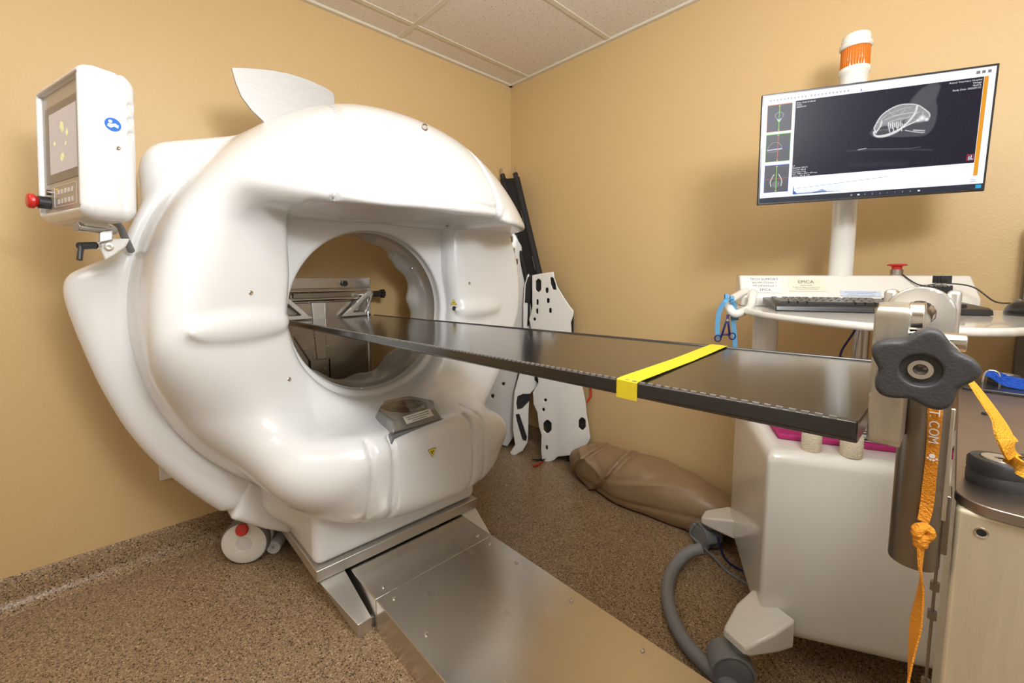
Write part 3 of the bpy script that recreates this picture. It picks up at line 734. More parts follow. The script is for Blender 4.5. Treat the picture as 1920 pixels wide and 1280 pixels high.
bm = NB(); cyl(bm, (-1.09, -.115, 1.053), (-1.045, -.115, 1.053), .016); prism(bm, star_poly(.020, .003, 7, 0, 90), .022, axis_m((-1.045, -.115, 1.053), (1, 0, 0))); obj('knob', bm, M_black, st, bevel=.002)
# funnel bracket under the board
for (xa, xb, xc, xd) in ((-1.475, -1.375, -1.395, -1.405), (-1.375, -1.315, -1.352, -1.328), (-1.315, -1.20, -1.318, -1.31)):
    pass
def slab(name, quad, y, th, m, parent):
    bm = NB(); prism(bm, [(x, z) for x, z in quad], th, Matrix.Translation((0, y, 0)) @ Matrix.Rotation(PI/2, 4, 'X')); return obj(name, bm, m, parent, bevel=.002, smooth=30)
slab('funnel_wing', [(-1.50, 1.02), (-1.385, 1.02), (-1.37, .745), (-1.40, .745), (-1.50, .93)], -.090, .012, M_steel, st)
slab('funnel_centre', [(-1.385, 1.02), (-1.325, 1.02), (-1.325, .75), (-1.37, .75)], -.094, .012, M_alu, st)
slab('funnel_wing', [(-1.325, 1.02), (-1.19, 1.02), (-1.19, .95), (-1.285, .745), (-1.325, .745)], -.090, .012, M_steel, st)
bm = NB(); box(bm, (-1.395, -.092, .3), (-1.310, -.086, .745)); obj('guide_plate', bm, M_steel, st)
for x in (-1.398, -1.308):
    bm = NB(); box(bm, (x-.003, -.093, .3), (x+.003, -.0855, .745)); obj('slot_shade', bm, M_hollow_shade, st, smooth=0)  # solid near-black strips stand in for shaded slots
for x, z in ((-1.382, .76), (-1.322, .765), (-1.384, .69), (-1.33, .70), (-1.374, .66), (-1.33, .66), (-1.375, .86), (-1.33, .865)):
    bm = NB(); lathe(bm, [(0, 0), (.006, 0), (.005, .003), (0, .004)], axis_m((x, -.104 if z > .745 else -.092, z), (0, -1, 0)), 16); obj('screw', bm, M_chrome, st)
bm = NB(); lathe(bm, [(0, 0), (.008, 0), (.008, .008), (.014, .010), (.014, .018), (0, .018)], axis_m((-1.225, -.092, 1.108), (0, -1, 0)), 20); obj('latch_knob', bm, M_black, st)
def arm(x0, x1, xa, za, y, parent, zb, m=M_alu):
    def f(u, v, w):
        d = extr(np.maximum(poly2(u, v, [(x0, zb), (x1, zb), (x1+(xa+.012-x1)*.15, zb+.012), (xa+.018*np.sign(xa-x0), za), (xa, za+.016), (xa-.018*np.sign(xa-x0), za)])-.004, -np.minimum(poly2(u, v, [(x0+(x1-x0)*.42, zb+.016), (x1-(x1-x0)*.06, zb+.016), (xa+.006*np.sign(xa-x0), za-.018), (xa-.006*np.sign(xa-x0), za-.012)]), 1)), np.abs(w)-.006, .002)
        return d
    lo, hi = min(x0, x1, xa)-.03, max(x0, x1, xa)+.03
    return netobj('support_arm', f, (lo, zb-.02, -.015), (hi, za+.04, .015), .004, m, parent, Matrix.Translation((0, y, 0)) @ Matrix.Rotation(PI/2, 4, 'X'), sharp=50)
arm(-1.25, -1.135, -1.118, 1.055, -.135, st, .952)
arm(-1.40, -1.50, -1.525, 1.055, -.135, st, .952)

# near end stand: head with star knob, tube, plate and cabinet
ns = thing('control_end_stand', 'brushed metal table stand with large black star knob at the right edge', 'table stand', (-1.2, -2.35, 0))
PX0, PZ, PYL = -1.484, .930, -2.200
rc = .030
def rr(x0, x1, y0, y1, r, n=8):
    P = []
    for cx, cy, a0 in ((x1-r, y1-r, 0), (x0+r, y1-r, 90), (x0+r, y0+r, 180), (x1-r, y0+r, 270)):
        for k in range(n+1):
            a = math.radians(a0+90*k/n); P.append((cx+r*math.cos(a), cy+r*math.sin(a)))
    return P
bm = NB(); prism(bm, rr(PX0, -.86, -2.62, PYL, rc), .010, Matrix.Translation((0, 0, PZ-.010))); obj('top_plate', bm, M_plate, ns, bevel=.001, smooth=30)
bm = NB(); box(bm, (PX0+.004, -2.60, 0), (-.88, PYL-.002, PZ-.0101)); obj('cabinet', bm, M_panel, ns, bevel=.004)
p = onX(PX0+.004, 1840, 998); bm = NB(); lathe(bm, [(.0035, .0002), (.0052, .0002), (.0049, .0012), (.0035, .0008)], axis_m(p, (-1, 0, 0)), 24, cap=False); sh_ = obj('screw_hole', bm, M_chrome, ns); bm = NB(); cyl(bm, p, p+Vector((-.0004, 0, 0)), .0037); obj('hole_shade', bm, M_hollow_shade, sh_)  # flat dark disc stands in for the shade inside the hole
# table end plate and pivot boss
def head_plate(u, v, w):
    d2 = np.minimum(poly2(u, v, [(-.225, .992), (.20, .992), (.20, 1.012), (-.05, 1.03), (-.19, 1.115), (-.235, 1.115)])-.006, np.sqrt((u+.212)**2+(v-1.108)**2)-.016)
    return extr(d2, np.abs(w)-.0125, .002)
netobj('end_plate', head_plate, (-.27, .96, -.025), (.22, 1.14, .025), .004, M_brass, ns, Matrix.Translation((-1.315, -2.1485, 0)) @ Matrix.Rotation(PI/2, 4, 'X'), sharp=40)
bm = NB(); cyl(bm, (-1.527, -2.1585, 1.108), (-1.527, -2.170, 1.108), .0165); obj('pivot_washer', bm, M_chrome, ns, bevel=.001)
bm = NB(); lathe(bm, [(0, 0), (.0125, 0), (.008, .012), (.0080, .037), (.0073, .038), (0, .038)], axis_m((-1.525, -2.160, 1.0895), (0, -1, 0)), 28); obj('cross_shaft', bm, M_chrome, ns, smooth=40)
# locking head: eared block with a shaft end pointing at the camera side
hp = Vector((-1.43, -2.160, 1.0985))
def ears(u, v, w):
    blk = np.minimum(np.sqrt(u*u+(v-.004)**2)-.030, np.maximum(np.abs(u)-.030, np.maximum(v-.004, -v-.04)))
    d = extr(blk, np.abs(w)-.011, .002)
    return np.maximum(d, .0135-np.sqrt(u*u+(v-.004)**2))
netobj('shaft_block', ears, (-.036, -.045, -.016), (.036, .04, .016), .0022, M_alu, ns, plane_m(hp+Vector((.03, 0, .004)), (0, -1, 0), (0, 0, 1)), sharp=40)
bm = NB(); d_ = Vector((-1, .10, -.12)).normalized(); cyl(bm, hp+Vector((.06, 0, .008)), hp+d_*.030+Vector((0, 0, .004)), .0125); obj('shaft_end', bm, M_chrome, ns, bevel=.0012)
for dy, m_ in ((.0265, M_alu), (-.0265, M_alu)):
    bm = NB(); box(bm, hp+Vector((.028, dy-.006, -.035)), hp+Vector((.062, dy+.006, .034))); obj('ear_cheek', bm, m_, ns, bevel=.004, seg=3)
for px, zb, r, d_ in ((1755, 1.1265, .0145, .545), (1765, 1.1385, .0092, .60)):
    q = CAM+ray(px, 540)*d_; m = Matrix.Translation((q.x, q.y, zb))
    bm = NB(); prism(bm, star_poly(r, .0007, 18, 0, 180), .0105, m); k = obj('knurled_knob', bm, M_black, ns, bevel=.0018, smooth=40)
    bm = NB(); cyl(bm, m @ Vector((0, 0, -.03)), m @ Vector((0, 0, 0)), .005); obj('knob_stem', bm, M_chrome, k)
# big star knob facing -x
kc = Vector((-1.562, -2.1705, 1.068))
def star(u, v, w):
    r = np.sqrt(u*u+v*v); a = np.arctan2(v, u)
    R = .0322+.0043*np.cos(5*(a-math.radians(80)))
    d = extr((r-R)*.88, np.abs(w)-.0095, .004)
    d = smax(d, -np.maximum(r-.0140, .004-w), .0015)
    return d
KM = plane_m(kc, Vector((.12, -1, .0)), Vector((-.05, 0, 1)))
kn = netobj('star_knob', star, (-.053, -.053, -.015), (.053, .053, .015), .0016, M_rubber, ns, KM, sharp=180)
bm = NB(); lathe(bm, [(0, -.004), (.0088, -.004), (.0092, -.002), (.0090, .005), (.0083, .0065), (.0050, .0065), (.0048, .0035), (0, .0035)], KM, 40); bolt = obj('hub_bolt', bm, M_brass, kn, smooth=35)
bm = NB(); prism(bm, [(.0046*math.cos(k*PI/3+.3), .0046*math.sin(k*PI/3+.3)) for k in range(6)], .0004, KM @ Matrix.Translation((0, 0, .0036))); obj('hex_socket', bm, M_plate, bolt, smooth=0)
for z0, r in ((-.012, .022), (-.018, .030), (-.023, .027)):
    bm = NB(); lathe(bm, [(0, z0-.005), (r-.001, z0-.005), (r, z0-.004), (r, z0-.001), (r-.001, z0), (0, z0)], KM, 48); obj('clamp_disc', bm, M_chrome if r > .028 else M_tube, ns, smooth=35)
# half tube column with its bracket
tc_ = Vector((-1.478, -2.1745))
bm = NB(); lathe(bm, [(.0175, .852), (.0194, .850), (.0200, .852), (.0200, 1.055), (.0175, 1.055), (.0175, .852)], Matrix.Translation((tc_.x, tc_.y, 0)), 48, cap=False)
obj('column_tube', bm, M_tube, ns, smooth=50)
bm = NB(); box(bm, (-1.487, -2.1955, .905), (-1.482, -2.191, 1.02)); obj('guide_bar', bm, M_brass, ns, bevel=.001)
bm = NB(); box(bm, (-1.482, -2.1985, .868), (-1.45, -2.180, .93)); obj('guide_bracket', bm, M_tube, ns, bevel=.001)
for z in (.888, .921):
    bm = NB(); lathe(bm, [(0, 0), (.0042, 0), (.0042, .003), (.0022, .003), (.0022, .001), (0, .001)], axis_m((-1.482, -2.1865, z), (-1, 0, 0)), 20); obj('cap_screw', bm, M_tube, ns)
bm = NB(); cyl(bm, (-1.470, -2.1925, .868), (-1.470, -2.1925, .70), .0013, seg=10)
for z in (.826, .794, .716): prism(bm, [(.0042*math.cos(k*PI/3), .0042*math.sin(k*PI/3)) for k in range(6)], .009, Matrix.Translation((-1.470, -2.1925, z-.004)))
obj('adjuster_rod', bm, M_tube, ns, smooth=30)
bm = NB(); cyl(bm, (-1.470, -2.1925, .66), (-1.470, -2.1925, .71), .0022); obj('adjuster_end', bm, M_tube, ns)
# cap knobs, slot, staple on the plate
kp = onZ(PZ, 1870, 915)
def capknob(name, p, r, h):
    bm = NB(); lathe(bm, [(0, 0), (r*.98, 0), (r, .003), (r, h*.42), (r*.96, h*.46), (r*.96, h*.5), (r, h*.54), (r, h*.88), (r*.90, h), (r*.62, h), (r*.6, h-.001), (0, h-.001)], Matrix.Translation(p), 40); k = obj(name, bm, M_rubber, ns, smooth=40)
    bm = NB(); lathe(bm, [(0, h), (r*.58, h), (r*.56, h+.001), (r*.16, h+.001), (r*.15, h), (0, h)], Matrix.Translation(p), 32); obj('knob_insert', bm, M_alu, k); return k
capknob('clamp_knob', Vector((kp.x+.012, kp.y, PZ)), .0235, .028)
kp2 = onZ(PZ, 1925, 915); capknob('clamp_knob', Vector((kp2.x+.02, kp2.y-.012, PZ)), .0235, .026)
fp_ = onZ(PZ, 1876, 707); capknob('clamp_knob', Vector((fp_.x-.12, fp_.y+.002, PZ)), .022, .026)
bm = NB(); lathe(bm, [(0, 0), (.007, 0), (.006, .003), (0, .004)], Matrix.Translation(onZ(PZ, 1851, 777)), 20); obj('plug', bm, M_black, ns)
sp = onZ(PZ, 1856, 712)+Vector((-.1, .0, 0)); ry = Vector((0, -1, 0))
bm = NB(); tube(bm, smooth_path([sp+ry*-.013, sp+ry*-.012+uz*.025, sp+ry*-.007+uz*.034, sp+ry*.003+uz*.034, sp+ry*.008+uz*.025, sp+ry*.009], 6), .0021, 10); obj('wire_staple', bm, M_chrome, ns, smooth=180)
bm = NB(); box(bm, (sp.x-.05, -2.30, PZ), (sp.x+.06, -2.205, PZ+.006)); obj('rear_block', bm, M_black, ns, bevel=.002)

# blue cord and orange leads
def wpath(spec, n=8): return smooth_path(spec, n)
b0 = sp+uz*.026
pts = wpath([b0+Vector((0, .010, .004)), b0+Vector((-.002, 0, .0)), b0+Vector((-.008, -.014, -.010)), b0+Vector((-.006, -.04, -.014)), b0+Vector((.0, -.09, -.013)), b0+Vector((.01, -.16, -.018)), b0+Vector((0.01, -.24, -.022))])
bm = NB(); ribbon(bm, pts, [(0, .1, 1)]*len(pts), .011, .003)
pts = wpath([b0+Vector((.004, .006, .004)), b0+Vector((.012, -.004, .002)), b0+Vector((.010, -.03, -.006)), b0+Vector((.02, -.09, -.006)), b0+Vector((.03, -.22, -.01))]); ribbon(bm, pts, [(0, .3, 1)]*len(pts), .010, .003)
top('blue_strap', bm, M_bluecord, 'bright blue webbing strap looped through the wire staple at right', 'strap', smooth=60)
D = lambda px, py, d: CAM+ray(px, py)*d
# long hanging lead, knotted, with white lettering
pts = wpath([D(1758, 715, .424), D(1754, 760, .408), D(1750, 830, .414), D(1744, 890, .419), D(1738, 945, .423), D(1731, 978, .423)], 10)
side = [(0.05, 1, .0)]*len(pts)
lead = thing('orange_lead', 'orange webbing lead with white lettering and a knot, hanging in front of the dark tube', 'lead', tuple(pts[-1]))
bm = NB(); ribbon(bm, pts, side, [.0105-.0018*k/len(pts)+.0006*math.sin(k*.2) for k in range(len(pts))], .0016); band = obj('upper_band', bm, M_orange, lead, smooth=50); pts_up = pts
kz = D(1731, 1000, .412)
def knot(u, v, w):
    t1 = np.sqrt((np.sqrt(u*u+(v*1.1)**2)-.0072)**2+w*w)-.0052
    a = .6; x = u*math.cos(a)+w*math.sin(a); z = -u*math.sin(a)+w*math.cos(a)
    t2 = np.sqrt((np.sqrt(x*x+(v-.002)**2)-.0065)**2+z*z)-.0048
    c = supell(u+.002, v+.010, w, (.008, .010, .006), 2.2)
    return smin(smin(t1, t2, .0012), c, .002)+.0004*np.sin(v*900)*np.sin(u*500)
netobj('knot', knot, (-.017, -.026, -.014), (.017, .018, .014), .0012, M_orange, lead, plane_m(kz, -cR, uz) @ Matrix.Scale(.8, 4) @ Matrix.Rotation(PI, 4, 'Y'))
pts = wpath([D(1727, 1018, .412), D(1726, 1060, .414), D(1728, 1100, .418), D(1718, 1165, .424), D(1708, 1230, .428), D(1698, 1330, .432), D(1694, 1420, .435)], 10)
side = []
for k in range(len(pts)):
    t = k/len(pts); a = .2+2.6*t if t < .5 else 1.5-1.5*(t-.5)*2
    side.append(cR*math.cos(a)+cF*math.sin(a))
bm = NB(); ribbon(bm, pts, side, [.009+.007*(k/len(pts)) for k in range(len(pts))], .0016); obj('lower_band', bm, M_orange, lead, smooth=50)
bm = NB()
LT = [(y, .4055+.0000*k) for k, y in enumerate((742, 758, 772, 783, 794, 809, 823, 846))]
def bandpt(y):
    k = min(range(len(pts_up)-1), key=lambda i: abs(proj_y(pts_up[i])-y)); return pts_up[k]
def proj_y(P): d = P-CAM; return CPY-FPX*d.dot(cU)/d.dot(cF)
for ch, y in zip('VET.COM', (741, 757, 770, 783, 791, 808, 826)):
    c = bandpt(y); t_ = (bandpt(y+10)-bandpt(y-10)).normalized(); ey = Vector((0, -1, 0)); 
    m = plane_m(c+Vector((-.0022, 0, 0))-ey*.0036, t_, ey); text_bm(bm, ch, .0105, m, align='CENTER', depth=.0002)
c = bandpt(853); q = plane_m(c+Vector((-.0022, 0, 0)), Vector((0, 0, -1)), Vector((0, -1, 0)))
for x, y, r in ((-.0008, .0, .0022), (.0018, -.0028, .0009), (.0030, -.0009, .001), (.0030, .0013, .001), (.0016, .0032, .0009)): cyl(bm, q @ Vector((x, y, 0)), q @ Vector((x, y, .0003)), r, seg=14)
obj('lettering', bm, M_print, band, smooth=0)
# twisting yellow-orange band across the plate
pts = wpath([D(1800, 690, .50), D(1822, 716, .47), D(1850, 755, .44), D(1876, 795, .42), D(1890, 830, .41), D(1898, 858, .412), D(1925, 885, .40), D(1990, 925, .40)], 10)
n = len(pts); side = []
for k in range(n):
    t = k/n; a = -.55+.25*t if t < .45 else -.45+2.0*min(1, (t-.45)/.3)
    side.append(cR*math.cos(a)+cU*(math.sin(a)*.9)+cF*.3)
bm = NB(); ribbon(bm, pts, side, [.014+.016*math.sin(PI*min(1, k/n*1.35)) for k in range(n)], .0018)
top('yellow_orange_strap', bm, M_orange2, 'twisted yellow orange webbing strap crossing the steel plate at the right edge', 'strap', smooth=60)

# ------------------------------------------------------------------ workstation cart (local x = along its front, y = back, z = up)
CY = -1.09
ce = Vector((math.cos(CY), math.sin(CY), 0)); cn = Vector((math.sin(CY), -math.cos(CY), 0))
CO = ce*1.58+cn*1.53
CMX = Matrix.Translation(CO) @ Matrix.Rotation(CY, 4, 'Z')
CIN = CMX.inverted()
def cpt(a, b, z): return CMX @ Vector((a, b, z))
def cpx(b, px, py): return CIN @ on_plane(px, py, cpt(0, b, 0), cn)
cart = thing('workstation_cart', 'white wheeled workstation cart with a raised keyboard tray and tall post', 'cart', mtx=CMX)
def body(u, v, w):
    d2 = poly2(u, v, [(-.292, .0), (-.285, -.004), (.28, -.004), (.32, .05), (.32, .42), (-.292, .54)])
    d = extr(d2+.0*w, np.abs(w-.387)-.273, .03)
    return d
netobj('base_body', body, (-.33, -.04, .09), (.36, .66, .69), .012, M_cart, cart, world=False, sharp=180)
for (a, b, da, db) in ((-.30, -.03, -1, -.9), (-.30, .52, -1, .35), (.31, -.02, .8, -.9), (.27, .34, 1, .2)):
    # wedge arm
    dn = Vector((da*.75, db*.75, 0)).normalized(); sd = Vector((-dn.y, dn.x, 0)); o_ = Vector((a, b, 0))-dn*.06
    bm = NB(); P = []
    for l, w_, z0, z1 in ((0, .066, .125, .205), (.075, .060, .128, .185), (.145, .040, .126, .156), (.155, .034, .130, .150)):
        P += [o_+dn*l+sd*(k*w_)+uz*z for k in (-1, 1) for z in (z0, z1)]
    hull(bm, P); arm_ = obj('wheel_arm', bm, M_cart, cart, world=False, bevel=.012, seg=4, smooth=30)
    c = o_+dn*.125
    bm = NB(); cyl(bm, c+uz*.105, c+uz*.155, .022); cas_ = obj('caster', bm, M_grey, cart, world=False)
    ax_ = (sd*.8+dn*.6).normalized(); fw = ax_.cross(uz)
    w0 = c+fw*.025+uz*.052
    for s in (-1, 1):
        bm = NB(); lathe(bm, [(0, s*.012), (.030, s*.012), (.045, s*.014), (.052, s*.018), (.052, s*.030), (.045, s*.034), (.02, s*.032), (0, s*.03)], axis_m(w0, ax_), 36); obj('caster_wheel', bm, M_grey, cas_, world=False)
    bm = NB()
    for k in range(9): 
        t = math.radians(5+k*19)
    A_ = [(w0+fw*(math.cos(math.radians(t))*r)+uz*(math.sin(math.radians(t))*r)) for r in (.058,) for t in range(0, 181, 15)]
    B_ = [(w0+fw*(math.cos(math.radians(t))*.050)+uz*(math.sin(math.radians(t))*.050)) for t in range(180, -1, -15)]
    vs = [p-ax_*.036 for p in A_+B_]; vt = [p+ax_*.036 for p in A_+B_]
    VA = [bm.verts.new(p) for p in vs]; VB = [bm.verts.new(p) for p in vt]; bm.faces.new(VA); bm.faces.new(VB)
    for i in range(len(VA)):
        j = (i+1) % len(VA); bm.faces.new((VA[i], VA[j], VB[j], VB[i]))
    obj('caster_fork', bm, M_grey, cas_, world=False, bevel=.002, smooth=40)
# columns, tray, console
bm = NB(); cyl(bm, (-.252, .30, .64), (-.252, .30, 1.03), .037, seg=40); obj('tray_column', bm, M_cart, cart, world=False)
bm = NB(); cyl(bm, (.03, .34, .64), (.03, .34, 1.03), .022, seg=32); obj('lift_column', bm, M_steel, cart, world=False)
TZ = 1.042
def chaik(P, n=2):
    for _ in range(n):
        Q = []
        for i in range(len(P)):
            (x0, y0), (x1, y1) = P[i], P[(i+1) % len(P)]; Q += [(x0*.75+x1*.25, y0*.75+y1*.25), (x0*.25+x1*.75, y0*.25+y1*.75)]
        P = Q
    return P
TRAY = chaik([(-.345, .47), (-.345, .30), (-.325, .12), (-.292, .03), (-.18, -.155), (-.06, -.21), (.08, -.20), (.20, -.09), (.36, .02), (.42, .16), (.42, .47)], 2)
def tray(u, v, w):
    return extr(poly2(u, v, TRAY), np.abs(w-TZ+.009)-.009, .006)
netobj('keyboard_tray', tray, (-.37, -.25, TZ-.03), (.45, .50, TZ+.02), .007, M_cart, cart, world=False, sharp=60)
bm = NB(); lip = [(-.345, .46, TZ), (-.345, .30, TZ), (-.330, .14, TZ)]
CB0, CB1 = .345, .475
bm = NB()
secA = [(.345, TZ), (.345, TZ+.035), (.40, 1.148), (.475, 1.150), (.475, TZ)]
va = [bm.verts.new((-.322, y, z)) for y, z in secA]; vb_ = [bm.verts.new((.325, y, z)) for y, z in secA]; bm.faces.new(va); bm.faces.new(vb_)
for i in range(5):
    j = (i+1) % 5; bm.faces.new((va[i], va[j], vb_[j], vb_[i]))
con = obj('console_box', bm, M_cart, cart, world=False, bevel=.007, seg=3, smooth=30)
slo = plane_m((-.322, .345, TZ+.035), (1, 0, 0), (0, .055, 1.148-TZ-.035))
def label(name, x0, y0, w_, h_, m, lines, ink, parent=con, size=.008):
    q = slo @ Matrix.Translation((x0, y0, .0012)); bm = NB(); box(bm, (0, 0, 0), (w_, h_, .0004), q); o = obj(name, bm, m, parent, world=False, smooth=0)
    for i, (t, sz, yy, ink_) in enumerate(lines):
        bm = NB(); text_bm(bm, t, sz, q @ Matrix.Translation((w_/2, yy, .0005)), align='CENTER', depth=.0001); obj('label_text', bm, ink_ or ink, o, world=False, smooth=0)
label('support_label', .026, .014, .100, .068, M_paper, [('TECH SUPPORT', .0125, .054, None), ('855.999.7722,ext. 1', .0095, .040, None), ('949.238.6555,ext. 1', .0095, .0265, None), ('EPICA', .013, .008, None)], M_ink)
label('maker_label', .148, .022, .105, .052, M_cream, [('EPICA', .018, .033, None), ('Animal Health', .006, .023, None), ('Product of Medical Innovations, Inc.', .0055, .015, None), ('Distributed by Global Medical', .0055, .007, None)], M_ink)
label('notice_label', .292, .004, .11, .022, M_bluelab, [('Caution: Only use this device with supplied cables', .0042, .0155, None), ('Federal law restricts this device to sale', .0042, .0095, None), ('by or on the order of a licensed veterinarian', .0042, .0035, None)], M_blueink)
# stop button on the console
bm = NB(); cyl(bm, (.152, .44, 1.15), (.152, .44, 1.168), .017); sb_ = obj('stop_button', bm, M_steel, con, world=False)
bm = NB(); lathe(bm, [(0, 1.168), (.013, 1.168), (.014, 1.178), (.026, 1.181), (.026, 1.184), (.022, 1.186), (0, 1.186)], Matrix.Translation((.152, .44, 0)), 32); obj('mushroom_cap', bm, M_red, sb_, world=False)
# mast and beacon
MA, MB_ = -.008, .43
bm = NB(); cyl(bm, (MA, MB_, 1.14), (MA, MB_, 1.7680), .0345, seg=48); mast = obj('mast', bm, M_cart, cart, world=False)
bm = NB(); m = Matrix.Translation((MA, MB_, 0)); lathe(bm, [(0, 1.7680), (.0365, 1.7680), (.038, 1.8030), (.043, 1.8080), (.043, 1.8200), (.040, 1.8240), (0, 1.8240)], m, 48); bea = obj('beacon_base', bm, M_white2, cart, world=False)
bm = NB(); R = []
for z, r in ((1.8240, .0365), (1.8280, .038), (1.8830, .038), (1.8860, .0365)):
    R.append([bm.verts.new((MA+(r+.0010*math.cos(36*a))*math.cos(a), MB_+(r+.0010*math.cos(36*a))*math.sin(a), z)) for a in [2*PI*k/144 for k in range(144)]])
for A, B in zip(R, R[1:]):
    for k in range(144): bm.faces.new((A[k], A[(k+1) % 144], B[(k+1) % 144], B[k]))
obj('amber_lens', bm, M_amber, bea, world=False, smooth=60)
bm = NB(); lathe(bm, [(0, 1.8850), (.040, 1.8850), (.044, 1.8890), (.044, 1.8980), (.040, 1.9020), (.040, 1.9120), (.038, 1.9180), (.038, 1.9240), (.034, 1.9280), (0, 1.9280)], m, 48); obj('beacon_cap', bm, M_white2, bea, world=False)
# side handle
hb = [cpx(.33, 1412, 548), cpx(.28, 1408, 572), cpx(.24, 1398, 582), cpx(.20, 1378, 588), cpx(.22, 1367, 576), cpx(.26, 1368, 564), cpx(.34, 1390, 550), cpx(.40, 1405, 543)]
bm = NB(); tube(bm, smooth_path([Vector(p) for p in hb], 6), .0135, 14); obj('side_handle', bm, M_cart, cart, world=False, smooth=180)
# monitor on the mast
MW, MH = .54, .32
mc, myaw, mt, mr = Vector((-.486, -1.981, 1.529)), -1.084, .071, .020
e_ = Vector((math.cos(myaw), math.sin(myaw), 0)); n_v = Vector((math.sin(myaw), -math.cos(myaw), 0)); u_ = uz*math.cos(mt)+n_v*math.sin(mt)
e2 = e_*math.cos(mr)+u_*math.sin(mr); u2 = u_*math.cos(mr)-e_*math.sin(mr); fn2 = e2.cross(u2)
mon_m = Matrix.Translation(mc) @ Matrix((e2, u2, fn2)).transposed().to_4x4()
mon = thing('computer_monitor', 'wide thin black monitor showing a grey skull scan, mounted on the cart mast', 'monitor', mtx=mon_m)
bm = NB(); box(bm, (-MW/2, -MH/2, -.012), (MW/2, MH/2, 0)); obj('bezel', bm, M_black, mon, world=False, bevel=.002)
bm = NB(); hull(bm, [(x, y, -.012) for x in (-.2, .2) for y in (-.13, .11)]+[(x, y, -.038) for x in (-.15, .15) for y in (-.09, .06)]); obj('rear_housing', bm, M_black, mon, world=False, bevel=.006)
pm = mon_m.inverted() @ cpt(MA, MB_-.02, 1.53)
bm = NB(); cyl(bm, (0, -.01, -.036), pm, .022); box(bm, (-.05, -.06, -.046), (.05, .04, -.036)); obj('mount_arm', bm, M_tube, mon, world=False)
# ---- the picture on the screen, one coloured cell per screen cell
SWN, SHN = 540, 300
sx, sy = np.meshgrid((np.arange(SWN)+.5)/SWN, (np.arange(SHN)+.5)/SHN); ASP = MW/MH
img = np.zeros((SHN, SWN, 3)); img[:] = (.93, .95, .99)
def rect(x0, y0, x1, y1, c): img[(sx >= x0) & (sx < x1) & (sy >= y0) & (sy < y1)] = c
def segd(P, x, y):
    d = np.full(x.shape, 9.)
    for (ax, ay), (bx, by) in zip(P, P[1:]):
        ex, ey = (bx-ax)*ASP, by-ay; wx, wy = (x-ax)*ASP, y-ay; t = np.clip((wx*ex+wy*ey)/(ex*ex+ey*ey+1e-12), 0, 1); d = np.minimum(d, np.hypot(wx-ex*t, wy-ey*t))
    return d
def line(P, w_, c, a=1):
    k = np.clip(1.2-segd(P, sx, sy)/w_, 0, 1)[..., None]*a; img[:] = img*(1-k)+np.array(c)*k
def fill(P, c, a=1, soft=.004):
    d = poly2(sx*ASP, sy, [(x*ASP, y) for x, y in P]); k = np.clip(.5-d/soft, 0, 1)[..., None]*a; img[:] = img*(1-k)+np.array(c)*k
def sm(P, closed=True, n=6): return [(p.x, p.y) for p in smooth_path([(x, y, 0) for x, y in P], n, closed)]
X0, X1, Y0, Y1 = .155, .955, .075, .775
rect(X0, Y0, X1, Y1, (.016, .014, .025))
BG = (.16, .16, .18)
sx0 = sx; sx = sx-.05
# soft tissue, neck, table in the scan
fill(sm([(.47, .40), (.50, .31), (.56, .235), (.62, .225), (.655, .12), (.70, .08), (.735, .10), (.725, .20), (.735, .30), (.73, .42), (.70, .50), (.64, .505), (.55, .49), (.47, .47)]), (.075, .075, .09), 1, .012)
fill(sm([(.62, .225), (.655, .12), (.70, .08), (.735, .10), (.725, .20), (.70, .27)]), (.085, .085, .095), .9, .02)
fill(sm([(.455, .435), (.48, .385), (.50, .36), (.505, .40), (.475, .45)]), (.07, .07, .08), .9)
line([(.36, .575), (.46, .585), (.60, .605), (.73, .635)], .010, (.05, .05, .06), .8); line([(.42, .568), (.55, .59), (.64, .605), (.68, .60)], .003, (.15, .15, .17), .8)
line([(.41, .575), (.445, .568)], .005, (.5, .5, .5), .9); line([(.38, .70), (.62, .735)], .03, (.03, .03, .045), .7)
rs = np.random.RandomState(3)
# skull: cranium, snout, jaw, teeth
CR = sm([(.482, .355), (.50, .30), (.53, .255), (.57, .225), (.605, .225), (.645, .24), (.675, .275), (.70, .315), (.705, .36), (.685, .385), (.645, .39), (.60, .40), (.56, .405), (.52, .385), (.495, .40), (.48, .41)])
fill(CR, (.34, .34, .345), .9, .016)
for P, w_, c in (([(.482, .36), (.50, .30), (.53, .255), (.57, .225), (.61, .223), (.65, .24), (.68, .28), (.702, .32), (.706, .35)], .006, .8), ([(.50, .33), (.53, .29), (.56, .27), (.60, .255), (.63, .25)], .004, .5), ([(.53, .26), (.55, .30), (.575, .31), (.60, .27)], .003, .55), ([(.52, .335), (.56, .31), (.61, .30), (.645, .30)], .007, .55), ([(.535, .36), (.58, .34), (.62, .335), (.66, .30)], .006, .55), ([(.65, .25), (.645, .30), (.63, .35), (.60, .41), (.57, .45), (.53, .475), (.495, .475), (.478, .455), (.475, .43)], .010, .85), ([(.488, .47), (.53, .465), (.57, .44), (.62, .40), (.66, .37)], .006, .9), ([(.48, .37), (.475, .40), (.485, .44)], .007, .8), ([(.505, .345), (.50, .39), (.485, .43)], .008, .85), ([(.675, .30), (.68, .36)], .006, .5), ([(.50, .42), (.54, .42)], .008, .25), ([(.61, .445), (.67, .475), (.69, .48)], .004, .8), ([(.645, .45), (.69, .465)], .007, .6)):
    line(sm(P, False, 5), w_, (c, c, c*.98), .9)
for cx_0, cy_0, r in ((.675, .355, .024), (.695, .37, .016), (.66, .37, .014)):
    k = np.clip(1.3-np.hypot((sx-cx_0)*ASP, sy-cy_0)/r, 0, 1)[..., None]; img[:] = img*(1-k)+.88*k
